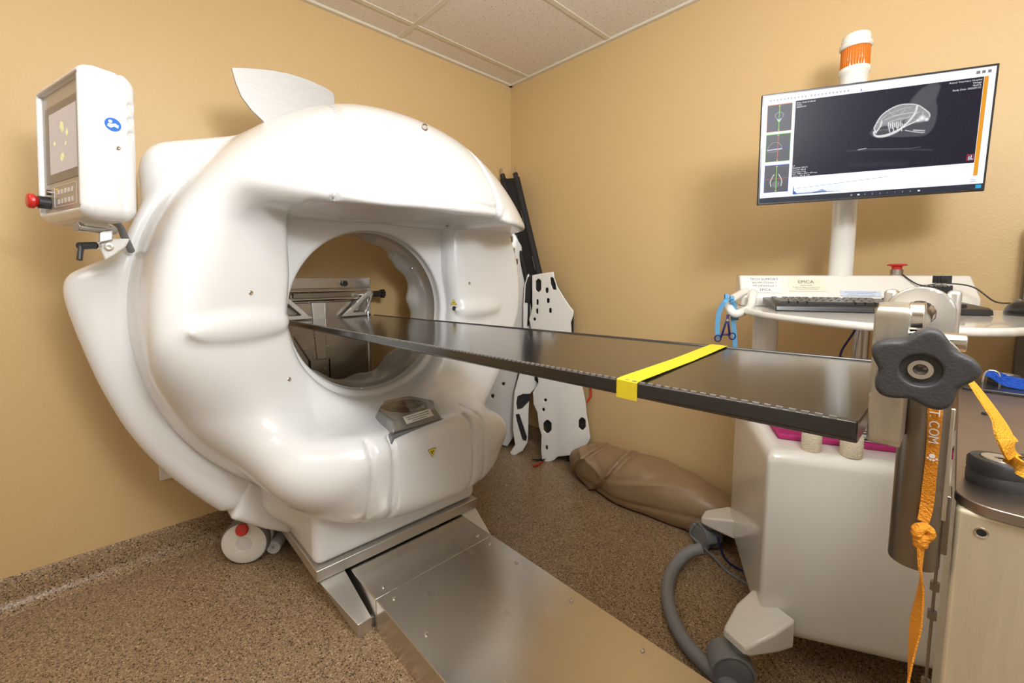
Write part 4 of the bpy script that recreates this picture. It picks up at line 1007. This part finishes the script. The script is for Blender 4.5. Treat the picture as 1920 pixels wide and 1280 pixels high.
for k in range(9):
    x = .535+.0085*k; line([(x, .365+.006*(k % 2)), (x+.002, .405+.006*(k % 3))], .0045, (.85, .85, .84), .9); 
    if k % 2: line([(x-.004, .41), (x, .445)], .005, (.8, .8, .8), .9)
fill(sm([(.59, .365), (.61, .35), (.615, .37), (.60, .39)]), (.05, .05, .06), .8); fill(sm([(.50, .40), (.53, .395), (.535, .42), (.505, .425)]), (.06, .06, .07), .6)
for _ in range(160):
    x, y = rs.uniform(.48, .71), rs.uniform(.23, .42); a = rs.uniform(0, PI); l = rs.uniform(.004, .02)
    if poly2(np.array([x*ASP]), np.array([y]), [(p[0]*ASP, p[1]) for p in CR])[0] < -.004: line([(x, y), (x+l*math.cos(a)/ASP, y+l*math.sin(a))], .0022, (rs.uniform(.08, .7),)*3, .6)
sx = sx0
# thumbnails
for k, (y0, y1, fr) in enumerate(((.085, .335, (.7, .18, .08)), (.355, .615, (.25, .7, .1)), (.645, .905, (.1, .12, .6)))):
    rect(.018, y0, .14, y1, fr); rect(.020, y0+.004, .138, y1-.004, (.11, .11, .12)); xm, ym = .079, (y0+y1)/2
    vert, hori = ((.25, .75, .05), (.08, .08, .5)) if k == 0 else (((.75, .12, .1), (.08, .08, .5)) if k == 1 else ((.25, .75, .05), (.75, .12, .1)))
    if k == 0: line(sm([(xm-.02, ym-.03), (xm, ym-.055), (xm+.02, ym-.03), (xm+.012, ym+.005), (xm, ym+.02), (xm-.012, ym+.005)])+[(xm-.02, ym-.03)], .003, (.5, .5, .5), .8); line([(xm-.008, ym+.01), (xm, ym+.035), (xm+.008, ym+.01)], .005, (.85, .85, .85))
    if k == 1: line(sm([(xm-.05, ym), (xm-.03, ym-.045), (xm, ym-.05), (xm+.02, ym), (xm-.01, ym+.03), (xm-.045, ym+.03)]), .003, (.4, .4, .4), .8); line([(xm-.05, ym+.015), (xm+.02, ym+.01)], .006, (.7, .7, .7))
    if k == 2: line(sm([(xm-.025, ym+.07), (xm-.028, ym+.02), (xm-.012, ym-.04)], False), .005, (.7, .7, .7)); line(sm([(xm+.025, ym+.07), (xm+.028, ym+.02), (xm+.012, ym-.04)], False), .005, (.7, .7, .7)); fill(sm([(xm-.02, ym+.05), (xm, ym+.02), (xm+.02, ym+.05), (xm, ym+.09)]), (.2, .2, .21))
    line([(xm, y0+.012), (xm, y1-.012)], .0035, vert); line([(.024, ym+.004), (.134, ym-.004)], .0025, hori)
    for px_, py_ in ((xm, y0+.014), (xm, y1-.014)): line([(px_-.002, py_), (px_+.002, py_)], .004, (.8, .75, .1))
# histogram, bars
fill([(.165, .935), (.168, .85), (.172, .905), (.185, .928), (.26, .928), (.29, .918), (.305, .905), (.315, .912), (.33, .928), (.40, .934), (.165, .937)], (.03, .12, .42), 1)
fill([(.172, .90), (.20, .89), (.40, .86), (.40, .93), (.33, .926), (.185, .926)], (.80, .83, .87), .35)
line([(.165, .885), (.60, .835)], .0016, (.15, .15, .17), .8)
rect(.958, .075, .975, .885, (.82, .34, .02)); rect(0, .955, 1, 1, (.035, .035, .05)); rect(.972, .962, .995, .995, (.02, .40, .75))
for k in range(10):
    x = .44+.033*k; rect(x, .972, x+(.010 if k in (0, 1, 9) else .003), .986, (.75, .8, .85) if k in (1, 9) else (.3, .33, .36))
for k in range(22):
    x = .03+.0168*k+(.01 if k > 10 else 0); a = rs.uniform(0, PI); c = (.25, .27, .3)
    line([(x, .040), (x+.006, .048)], .003, c); line([(x+.006, .036), (x+.002, .052)], .0025, c)
for k in range(3): rect(.925+.022*k, .025, .938+.022*k, .048, (.22, .23, .25))
rect(.452, .045, .456, .062, (.03, .08, .5))
rect(.925, .70, .952, .755, (.62, .03, .02)); rect(.9275, .705, .9495, .750, (.04, .05, .10)); line([(.933, .72), (.933, .745)], .004, (.9, .9, .9)); line([(.942, .712), (.940, .742), (.948, .742)], .0045, (.8, .85, .95)); line([(.933, .710), (.9335, .712)], .004, (.8, .1, .1))
rect(.015, .935, .03, .938, (.2, .35, .7)); line([(.95, .915), (.965, .915)], .0025, (.1, .2, .45)); line([(.948, .935), (.97, .93)], .0025, (.1, .2, .45))
img += rs.normal(0, .004, img.shape[:2])[..., None]*(img.mean(2, keepdims=True) < .3); img = np.clip(img, 0, 1)
# grid mesh
IN = .006
xs = np.linspace(-MW/2+IN, MW/2-IN, SWN+1); ys = np.linspace(MH/2-IN, -MH/2+IN, SHN+1)
VX, VY = np.meshgrid(xs, ys); V = np.stack([VX.ravel(), VY.ravel(), np.full(VX.size, .0006)], 1)
ii, jj = np.meshgrid(np.arange(SHN), np.arange(SWN), indexing='ij'); k0 = (ii*(SWN+1)+jj).ravel(); Fq = np.stack([k0, k0+SWN+1, k0+SWN+2, k0+1], 1)
me = bpy.data.meshes.new('screen'); me.from_pydata(V.tolist(), [], Fq.tolist()); me.update()
att = me.color_attributes.new('picture', 'FLOAT_COLOR', 'CORNER'); colr = np.ones((SHN*SWN, 4, 4), np.float32); colr[:, :, :3] = img.reshape(-1, 3)[:, None, :]; att.data.foreach_set('color', colr.ravel())
M_screen = bpy.data.materials.new('screen_picture'); M_screen.use_nodes = True; N, L = nodes(M_screen); b = N['Principled BSDF']
ca = N.new('ShaderNodeVertexColor'); ca.layer_name = 'picture'; b.inputs['Base Color'].default_value = (.004, .004, .006, 1); b.inputs['Roughness'].default_value = .35; b.inputs['Specular IOR Level'].default_value = .1; L.new(ca.outputs[0], b.inputs['Emission Color']); b.inputs['Emission Strength'].default_value = .95
scr = mesh_obj('screen', me, M_screen, mon, world=False, smooth=0)
M_scrtext = mat('screen_text', (.02, .02, .02), .4, emit=(.9, .9, .92), estr=.85)
def stext(t, s_, t_, size, al='LEFT'):
    bm = NB()
    for i, l in enumerate(t): text_bm(bm, l, size, Matrix.Translation((-MW/2+IN+s_*(MW-2*IN), MH/2-IN-t_*(MH-2*IN)-i*size*1.05, .0009)), align=al, depth=.00005)
    obj('screen_text', bm, M_scrtext, scr, world=False, smooth=0)
stext(('Grey, Linen G (Skull)', 'Feline', '2025/01/21'), .160, .100, .0055)
stext(('Animal Veterinary Hospital', 'Vimago', 'Skull B.', 'Study Date: 2025/01/21'), .950, .100, .0062, 'RIGHT')
stext(('L7', 'Kvolume: 230 kV', 'Current: 60mA', 'Exposure: 7 ms', 'Size: 1024 x 1024 x 874 mm', 'Zoom: 1.00  B: 1.23'), .158, .675, .0055)

# ------------------------------------------------------------------ things on the cart
def cart_thing(name, label, cat, a, b, z, rot=0, group=None):
    return thing(name, label, cat, group=group, mtx=CMX @ Matrix.Translation((a, b, z)) @ Matrix.Rotation(rot, 4, 'Z'))
kb = cart_thing('keyboard', 'black full size computer keyboard on the white cart tray', 'keyboard', 0, .22, TZ, 0)
KL, KR, KF, KBk = -.262, .235, -.085, .095
bm = NB(); hull(bm, [(x, y, z) for x in (KL, KR) for y, z in ((KF, .002), (KF+.004, .016), (KF+.018, .021), (KBk, .034), (KBk, .010), (KF+.01, .0))]); obj('case', bm, M_black, kb, world=False, bevel=.004, seg=3, smooth=30)
slope = math.atan2(.013, KBk-KF-.018)
KMt = Matrix.Translation((KL+.014, KF+.022, .0215)) @ Matrix.Rotation(slope, 4, 'X')
def key(x, y, w_, h_):
    bm = NB(); hull(bm, [KMt @ Vector(p) for p in ((x+.0006, y+.0006, -.001), (x+w_-.0006, y+.0006, -.001), (x+.0006, y+h_-.0006, -.001), (x+w_-.0006, y+h_-.0006, -.001), (x+.0025, y+.002, .007), (x+w_-.0025, y+.002, .007), (x+.0025, y+h_-.002, .0075), (x+w_-.0025, y+h_-.002, .0075))])
    return bm
KU = .0190
rows = [(0, [1.25]*3+[6.25]+[1.25]*4), (1, [2.25]+[1]*10+[2.75]), (2, [1.75]+[1]*11+[2.25]), (3, [1.5]+[1]*12+[1.5]), (4, [1]*13+[2]), (5.3, [1, -.6]+[1]*4+[-.4]+[1]*4+[-.4]+[1]*4)]
nk = 0; rest = NB()
for r_, ws in rows:
    x = 0
    for w_ in ws:
        if w_ > 0:
            bm = key(x*KU, r_*KU, w_*KU, KU)
            obj('key', bm, M_black, kb, world=False, smooth=0); nk += 1
        x += abs(w_)
for bx, cols, rws in ((15.6, 3, (0, 3, 4, 5.3)), (19.2, 4, (0, 1, 2, 3, 4))):
    for r_ in rws:
        for c in range(cols):
            if bx+c+1 > 24: continue
            obj('key', key((bx+c)*KU, r_*KU, KU, KU), M_black, kb, world=False, smooth=0); nk += 1
ms = cart_thing('computer_mouse', 'glossy black computer mouse at the right end of the tray', 'mouse', .330, .17, TZ, .15)
def mouse(u, v, w):
    d = supell(u, v, w, (.034, .062, .042), 2.4)
    return smax(d, -w, .004)
netobj('shell', mouse, (-.04, -.07, -.006), (.04, .07, .05), .004, M_black, ms, None, world=False)
bm = NB(); lathe(bm, [(0, -.003), (.010, -.003), (.011, 0), (.010, .003), (0, .003)], axis_m((0, .038, .033), (1, 0, 0)), 24); obj('wheel', bm, M_grey, ms, world=False)
pts = smooth_path([cpt(.325, .235, TZ+.030), cpt(.31, .27, 1.075), cpt(.28, .31, 1.115), cpt(.23, .345, 1.124), cpt(.18, .36, 1.118), cpt(.15, .40, 1.151)], 8)
bm = NB(); tube(bm, pts, .0022, 8); obj('mouse_cable', bm, M_black, ms, smooth=180)
# leash with clip hanging from the handle
ls = thing('leash', 'light blue webbing leash looped over the white cart handle', 'leash', tuple(on_plane(1370, 600, cpt(0, .22, 0), cn)))
Q = lambda px, py, b: on_plane(px, py, cpt(0, b, 0), cn)
side0 = [ce]*40
pts = smooth_path([Q(1381, 600, .225), Q(1377, 575, .215), Q(1371, 562, .20), Q(1360, 565, .19), Q(1350, 580, .195), Q(1346, 600, .20), Q(1345, 622, .205), Q(1349, 634, .205)], 6)
bm = NB(); ribbon(bm, pts, [ce*.8+uz*.2]*len(pts), .014, .0015); obj('front_loop', bm, M_leash, ls, smooth=50)
pts = smooth_path([Q(1366, 562, .24), Q(1372, 580, .225), Q(1375, 605, .22), Q(1378, 640, .22), Q(1378, 700, .22), Q(1376, 770, .23)], 6)
bm = NB(); ribbon(bm, pts, [ce]*len(pts), .013, .0015); obj('hanging_strap', bm, M_leash, ls, smooth=50)
for q in ((1362, 556), (1372, 560)):
    c = Q(q[0], q[1]+3, .215); bm = NB(); ribbon(bm, smooth_path([c+uz*.014*math.sin(t)+cn*.014*math.cos(t) for t in [k*.6 for k in range(-1, 8)]], 4), [ce]*33, .011, .0018); obj('handle_wrap', bm, M_leash, ls, smooth=50)
clp = thing('scissors', 'dark blue handled scissors hanging with the blue leash on the cart handle', 'scissors', tuple(Q(1358, 640, .19)))
for (x0, y0, x1, y1) in ((1366, 590, 1352, 632), (1364, 590, 1368, 628)):
    bm = NB(); tube(bm, [Q(x0, y0, .19), Q((x0+x1)/2, (y0+y1)/2, .188), Q(x1, y1, .19)], .0032, 10); c = Q(x1+(-6 if x1 < 1360 else 5), y1+2, .19); r = .010
    hnd = obj('shank', bm, M_navy, clp, smooth=180)
    bm = NB(); tube(bm, [c+ce*math.cos(t)*r*.9+uz*math.sin(t)*r for t in [2*PI*k/24 for k in range(24)]], .0024, 8, True); obj('finger_ring', bm, M_navy, hnd, smooth=180)
bm = NB(); tube(bm, [Q(1352, 627, .19), Q(1368, 627, .19)], .003, 8); obj('stop', bm, M_navy, clp, smooth=180)
bm = NB(); cyl(bm, Q(1364, 600, .184), Q(1364, 600, .19), .004); obj('pivot', bm, M_chrome, clp)
# navy cable under the tray
pts = smooth_path([cpt(-.02, .30, TZ-.02), Q(1606, 612, .30), Q(1578, 658, .32), Q(1566, 700, .36), cpt(-.10, .45, .70), cpt(-.12, .5, .662)], 8)
bm = NB(); tube(bm, pts, .0035, 8); top('data_cable', bm, M_navy, 'dark blue cable hanging below the keyboard tray behind the cart base', 'cable', smooth=180)
# magenta folder, papers, tablet and bandage rolls on the cart base
BZ = .6602
bm = NB(); prism(bm, [(-.245, .105), (.27, .085), (.275, .27), (-.24, .29)], .018, CMX @ Matrix.Translation((0, 0, BZ))); top('magenta_pad', bm, M_pink, 'flat magenta fabric pad lying on the cart base behind the bandage rolls', 'pad', bevel=.005, smooth=30)
bm = NB()
prism(bm, [(-.17, .13), (.05, .10), (.08, .26), (-.15, .29)], .0015, CMX @ Matrix.Translation((0, 0, BZ+.0185)) @ Matrix.Rotation(.03, 4, 'Y')); top('paper_sheet', bm, M_paper, 'loose white paper sheet on the magenta pad under the table edge', 'paper', smooth=0)
tb = cart_thing('clipboard', 'dark grey clipboard lying on the magenta pad on the cart base', 'clipboard', .09, .19, BZ+.026)
bm = NB(); box(bm, (-.16, -.085, 0), (.16, .085, .006)); obj('board', bm, M_grey, tb, world=False, bevel=.003)
bm = NB(); box(bm, (-.152, -.079, .006), (.152, .079, .0075)); obj('sheet', bm, M_paper, tb, world=False)
bm = NB(); box(bm, (-.145, -.06, .0076), (-.02, -.05, .012)); box(bm, (-.12, -.066, .0076), (-.05, -.05, .016)); obj('clip', bm, M_tube, tb, world=False, bevel=.002)
for k, (a, b, r, h, lb) in enumerate(((-.178, .045, .0235, .054, 'left of two beige bandage rolls standing on the cart base'), (-.088, .035, .0255, .056, 'right of two beige bandage rolls standing on the cart base'))):
    t = cart_thing('bandage_roll', lb, 'bandage roll', a, b, BZ, k*1.1, 'bandage rolls on the cart')
    bm = NB(); P = [(r*.55, 0), (r*.97, 0), (r, .002), (r*1.01, h*.5), (r*.99, h-.002), (r*.95, h), (r*.9, h-.0015), (r*.8, h), (r*.7, h-.0015), (r*.55, h), (r*.55, 0)]; lathe(bm, P, None, 40, cap=False); obj('cloth', bm, M_gauze, t, world=False, smooth=50)
    bm = NB(); lathe(bm, [(r*.44, .001), (r*.55, .001), (r*.55, h+.0005), (r*.44, h+.0005), (r*.44, .001)], None, 32, cap=False); obj('core', bm, M_grey, t, world=False)
    bm = NB(); box(bm, (r*.9, -.004, .002), (r*1.06, .004, h-.002)); obj('loose_end', bm, M_gauze, t, world=False, bevel=.0015)
# ------------------------------------------------------------------ hose and leads on the floor by the cart
hp_ = [(1318, 1028, .075), (1290, 1036, .05), (1262, 1066, .0235), (1252, 1110, .0235), (1262, 1160, .0235), (1290, 1210, .0235), (1330, 1252, .0235), (1385, 1300, .0235), (1440, 1345, .0235)]
pts = smooth_path([onZ(z, x, y) for x, y, z in hp_], 26)
bm = NB(); tube(bm, pts, .021, 18, rfun=lambda i: .0215+.0008*(i % 2)); top('corrugated_hose', bm, M_hose, 'grey corrugated hose curving over the floor in front of the cart', 'hose', smooth=180)
for nm, m_, lb, P, r in (('data_lead', M_navy, 'dark blue cable dropping to the floor at the rear caster of the cart', [(1345, 1004, .16), (1352, 1030, .10), (1362, 1050, .04), (1385, 1066, .006), (1420, 1080, .006)], .0045),
                        ('power_lead', M_grey, 'grey power lead curving under the rear left of the cart', [(1303, 982, .14), (1294, 1000, .09), (1310, 1018, .06), (1340, 1046, .012), (1365, 1072, .0055), (1405, 1096, .0055)], .005)):
    bm = NB(); tube(bm, smooth_path([onZ(z, x, y) for x, y, z in P], 8), r, 8); top(nm, bm, m_, lb, 'cable', smooth=180)

# ------------------------------------------------------------------ corner: immobiliser boards, stretcher poles, bag
def traced(outl, sc, ox, oy): return [(ox+x/sc, oy+y/sc) for x, y in outl]
def board(name, label, B0, out, holes, lean, mat_, curve=.10, th=.005, ridge=None, group=None, yaw=0):
    rot = Matrix.Rotation(yaw, 4, 'Z'); L_ = (rot @ cR).normalized(); bk = (rot @ fh).normalized()
    up = (uz*math.cos(lean)+bk*math.sin(lean)).normalized(); n = L_.cross(up); B0 = Vector(B0)
    m = plane_m(B0, L_, up); mi = m.inverted()
    def loc(q): p = mi @ on_plane(*q, B0, n); return (p.x, p.y)
    O = [loc(q) for q in out]; H = [[loc(q) for q in h] for h in holes]
    cx = sum(p[0] for p in O)/len(O); wx = max(abs(p[0]-cx) for p in O)
    def f(u, v, w):
        d2 = poly2(u, v, O)-.002
        for h in H: d2 = np.maximum(d2, -(poly2(u, v, h)-.002))
        zz = w+curve*((u-cx)**2)/wx
        if ridge: zz = zz+ridge(u-cx, v)
        return extr(d2, np.abs(zz)-th, .003)
    xs_, ys_ = [p[0] for p in O], [p[1] for p in O]
    t = thing(name, label, 'spine board', tuple(B0), group=group)
    netobj('shell', f, (min(xs_)-.02, min(ys_)-.02, -.10), (max(xs_)+.02, max(ys_)+.02, .06), .005, mat_, t, m, sharp=60)
    return t, m, loc
C6 = lambda P: traced(P, 1.828, 880, 280)
def slot(x0, y0, x1, y1):
    r = min(x1-x0, y1-y0)*.4
    return C6([(x0+r, y0), (x1-r, y0), (x1, y0+r), (x1, y1-r), (x1-r, y1), (x0+r, y1), (x0, y1-r), (x0, y0+r)])
OA = C6([(216, 432), (236, 428), (288, 420), (291, 440), (302, 470), (325, 508), (345, 540), (357, 552), (355, 570), (347, 592), (350, 640), (362, 700), (374, 760), (382, 795), (390, 832), (397, 865), (400, 905), (408, 950), (413, 990), (405, 1006), (382, 1036), (372, 1048), (340, 1047), (302, 1052), (287, 1066), (264, 1072), (250, 1060), (247, 1030), (249, 980), (240, 950), (234, 902), (221, 872), (219, 832), (238, 800), (234, 770), (226, 700), (215, 622), (205, 582), (212, 560), (217, 540), (216, 500)])
HA = [slot(229, 445, 245, 487), C6([(279, 440), (287, 440), (295, 462), (297, 480), (288, 479), (281, 462)])]+[slot(*q) for q in ((263, 474, 270, 491), (231, 514, 236, 532), (267, 510, 274, 526), (230, 546, 235, 562), (275, 544, 281, 560), (255, 928, 280, 971), (376, 920, 397, 960), (257, 854, 265, 863), (251, 886, 258, 896), (263, 1014, 268, 1028), (220, 577, 227, 586))]
tA, mA, locA = board('spine_board', 'front white plastic spine board with slots, leaning below the black poles', (-.150, -.518, .022), OA, HA, .05, M_milk, .03, .006, lambda u, v: .010*np.exp(-(u/.045)**2)*np.clip((.45-v)/.3, 0, 1), 'spine boards in the corner', yaw=-.42)
def pad(parent, m, loc, P, z0, z1, mt_, name='pad'):
    bm = NB(); prism(bm, [loc(q) for q in P], z1-z0, m @ Matrix.Translation((0, 0, z0))); return obj(name, bm, mt_, parent, bevel=.004, smooth=30)
pad(tA, mA, locA, C6([(222, 438), (282, 432), (300, 470), (352, 560), (352, 640), (372, 700), (368, 780), (388, 870), (410, 990), (395, 1010), (384, 960), (270, 985), (245, 940), (230, 860), (232, 640), (226, 560)]), -.040, -.028, M_nylon, 'back_pad')
for P in ([(398, 800), (418, 800), (418, 850), (402, 872), (398, 868), (412, 845), (411, 808), (398, 808)],):
    pad(tA, mA, locA, C6(P), -.016, -.012, M_red, 'red_strap')
bm = NB(); ribbon(bm, smooth_path([onZ(.03, 1000, 861), onZ(.012, 1008, 862), onZ(.006, 1014, 860), onZ(.012, 1020, 862)], 5), [uz*.3+ce]*16, .025, .003)
stp = top('strap_end', bm, M_nylon, 'black and red strap end on the floor below the front spine board', 'strap', smooth=60)
bm = NB(); ribbon(bm, smooth_path([onZ(.012, 1001, 874), onZ(.008, 1008, 871), onZ(.006, 1017, 866)], 5), [cF]*11, .014, .003); obj('red_edge', bm, M_red, stp, smooth=60)
# board in the middle with black pads, seen edge on
OC = C6([(200, 430), (216, 418), (219, 470), (212, 520), (212, 600), (216, 700), (238, 770), (241, 797), (230, 812), (205, 838), (202, 900), (200, 985), (198, 1002), (182, 1030), (152, 1048), (140, 1040), (158, 1012), (150, 960), (152, 880), (155, 830), (172, 770), (186, 620), (185, 540), (189, 470)])
HC = [C6([(166, 846), (184, 838), (209, 838), (205, 860), (180, 886), (166, 890), (162, 870)]), C6([(160, 908), (170, 906), (196, 985), (193, 998), (184, 996), (164, 930)])]
tC, mC, locC = board('spine_board', 'narrow white spine board with black cut-outs, standing between the two broad boards', (-.175, -.335, .018), OC, HC, .08, M_milk, .02, .012, None, 'spine boards in the corner')
pad(tC, mC, locC, HC[0], -.012, -.004, M_nylon, 'cutout_pad'); pad(tC, mC, locC, HC[1], -.012, -.004, M_nylon, 'cutout_pad')
pad(tC, mC, locC, C6([(193, 465), (200, 440), (213, 425), (216, 480), (208, 520), (206, 600), (198, 606), (200, 560), (200, 525), (190, 525)]), .012, .024, M_nylon, 'edge_pad')
pad(tC, mC, locC, C6([(222, 765), (240, 765), (242, 806), (222, 790)]), .0, .012, M_nylon, 'edge_pad')
# rear board beside the scanner
OB = C6([(125, 330), (140, 300), (150, 285), (160, 296), (168, 315), (190, 350), (212, 384), (222, 393), (238, 398), (240, 407), (222, 415), (205, 428), (190, 470), (184, 540), (184, 620), (172, 700), (165, 770), (152, 830), (152, 880), (157, 930), (150, 985), (130, 1016), (108, 1010), (60, 930), (40, 880), (60, 780), (90, 620), (100, 500)])
HB = [slot(*q) for q in ((141, 298, 147, 318), (148, 340, 154, 358), (159, 376, 165, 394), (124, 380, 129, 398), (56, 896, 78, 936), (113, 798, 121, 808), (76, 840, 84, 852))]
tB, mB, locB = board('spine_board', 'rear greyish white spine board half hidden behind the right side of the scanner', (-.20, -.175, .004), OB, HB, .015, M_milk2, .10, .006, lambda u, v: .008*np.exp(-((u-.01)/.05)**2), 'spine boards in the corner')
# black folded stretcher with two pole tips
pl = thing('folded_stretcher', 'folded black stretcher with two metal pole tips leaning in the room corner', 'stretcher', (-.10, -.60, 0))
pA0, pA1 = onX(-.10, 941, 334), onX(-.10, 968, 334)
lowA, lowB = Vector((-.060, -.60, .012)), Vector((-.055, -.70, .012))
pA0, pA1 = Vector((-.055, -.050, 1.78)), Vector((-.050, -.150, 1.78))
pA0 = onX(-.125, 944, 336); pA1 = onX(-.11, 968, 334)
for p0, p1 in ((lowA, pA0), (lowB, pA1)):
    bm = NB(); tube(bm, [p0, p0.lerp(p1, .5), p1], .022, 20); po = obj('pole_sleeve', bm, M_nylon, pl, smooth=60)
    d = (p1-p0).normalized(); bm = NB(); cyl(bm, p1, p1+d*.035, .017); obj('pole_collar', bm, M_black, po, bevel=.003)
    bm = NB(); cyl(bm, p1+d*.035, p1+d*.075, .0075); obj('pole_tip', bm, M_rod, po, bevel=.002)
bm = NB(); L0 = lowA+(pA0-lowA)*.02; L1 = lowB+(pA1-lowB)*.02
n_ = (pA0-lowA).cross(pA1-pA0).normalized()
hull(bm, [q+n_*k for q in (L0, pA0, L1, pA1) for k in (-.012, .012)]); fab = obj('stretcher_fabric', bm, M_nylon, pl, bevel=.006, seg=3)
for t_ in (.45, .68, .85):
    c = L1.lerp(pA1, t_)+cn*.0+Vector((-.026, 0, 0)); dd = (pA1-L1).normalized(); bm = NB(); tube(bm, [c-dd*.05, c, c+dd*.05], .006, 8); obj('fabric_loop', bm, M_rubber, fab, smooth=180)
# tan bag lying along the right wall
ka, kb_ = Vector((-.165, -.76, 0)), Vector((-.155, -1.60, 0))
bx_ = (kb_-ka).normalized(); by_ = Vector((0, 0, 1)).cross(bx_)
def bag(u, v, w):
    L_ = 1.0
    top_ = .225+.03*np.sin(u*5.2+.5)-.03*np.exp(-((u-.24)/.10)**2)+.02*np.exp(-((u-.10)/.07)**2)
    wd = .165+.02*np.sin(u*4+1)-.025*np.exp(-((u-.17)/.09)**2)
    ends = np.abs(u-.45)-.445
    d = supell((u-.45), v+.01*np.sin(u*7), w-top_*.42, (.53, 1, 1), 2)*0+supell(u-.41, v/(wd/.16), (w-.095)/(top_/.225), (.46, .135, .125), 2.6)
    def cr(c, wd, a): return a*(np.exp(-np.abs(c)/wd)-.6*np.exp(-np.abs(c-.022)/(wd*1.3)))
    fold = .008*np.sin(11*u+16*v+3*np.sin(5*v+9*w))*np.exp(-((u-.10)/.25)**2)+.005*np.sin(17*u+24*v-13*w)
    fade = np.clip((.12-v)/.12, 0, 1)
    fold = fold+cr(u-.19-.55*(w-.12)-.06*np.sin(9*w), .016, .030)*fade+cr(u-.08-.9*(w-.16), .012, .020)*fade+cr(w-.20+.45*(u-.05), .010, .014)*np.exp(-((u-.10)/.14)**2)
    fold = fold+cr(u-.80-.35*(w-.1)-.04*np.sin(14*w), .014, .018)*fade+cr(u-.88+.6*(w-.12), .012, .020)*fade+cr(u-.72-1.4*(w-.05), .010, .012)*fade*np.clip((.14-w)/.06, 0, 1)+cr(w-.16-.2*(u-.5)+.015*np.sin(9*u), .010, .010)*np.exp(-((u-.55)/.3)**2)
    d = d-fold
    d = d+.012*np.exp(-((w-.075-.05*(u-.5)+.02*np.sin(5*u))/.010)**2)*.5
    return smax(d, -w+.002, .015)
BM_ = plane_m(ka, bx_, by_)
bagm = nets(bag, (-.12, -.24, -.01), (1.02, .24, .30), .010); bagm.transform(BM_)
bago = mesh_obj('storage_bag', bagm, M_tan, None, smooth=180); rebase(bago)
tag(bago, 'crumpled tan vinyl bag lying on the floor along the right wall', 'bag')
# dark upright at the far right
bm = NB(); box(bm, (-.075, -2.42, 0), (-.012, -2.318, 1.30)); up_ = top('steel_upright', bm, M_post, 'dark bronze steel upright against the right wall at the photo edge', 'post', bevel=.004)
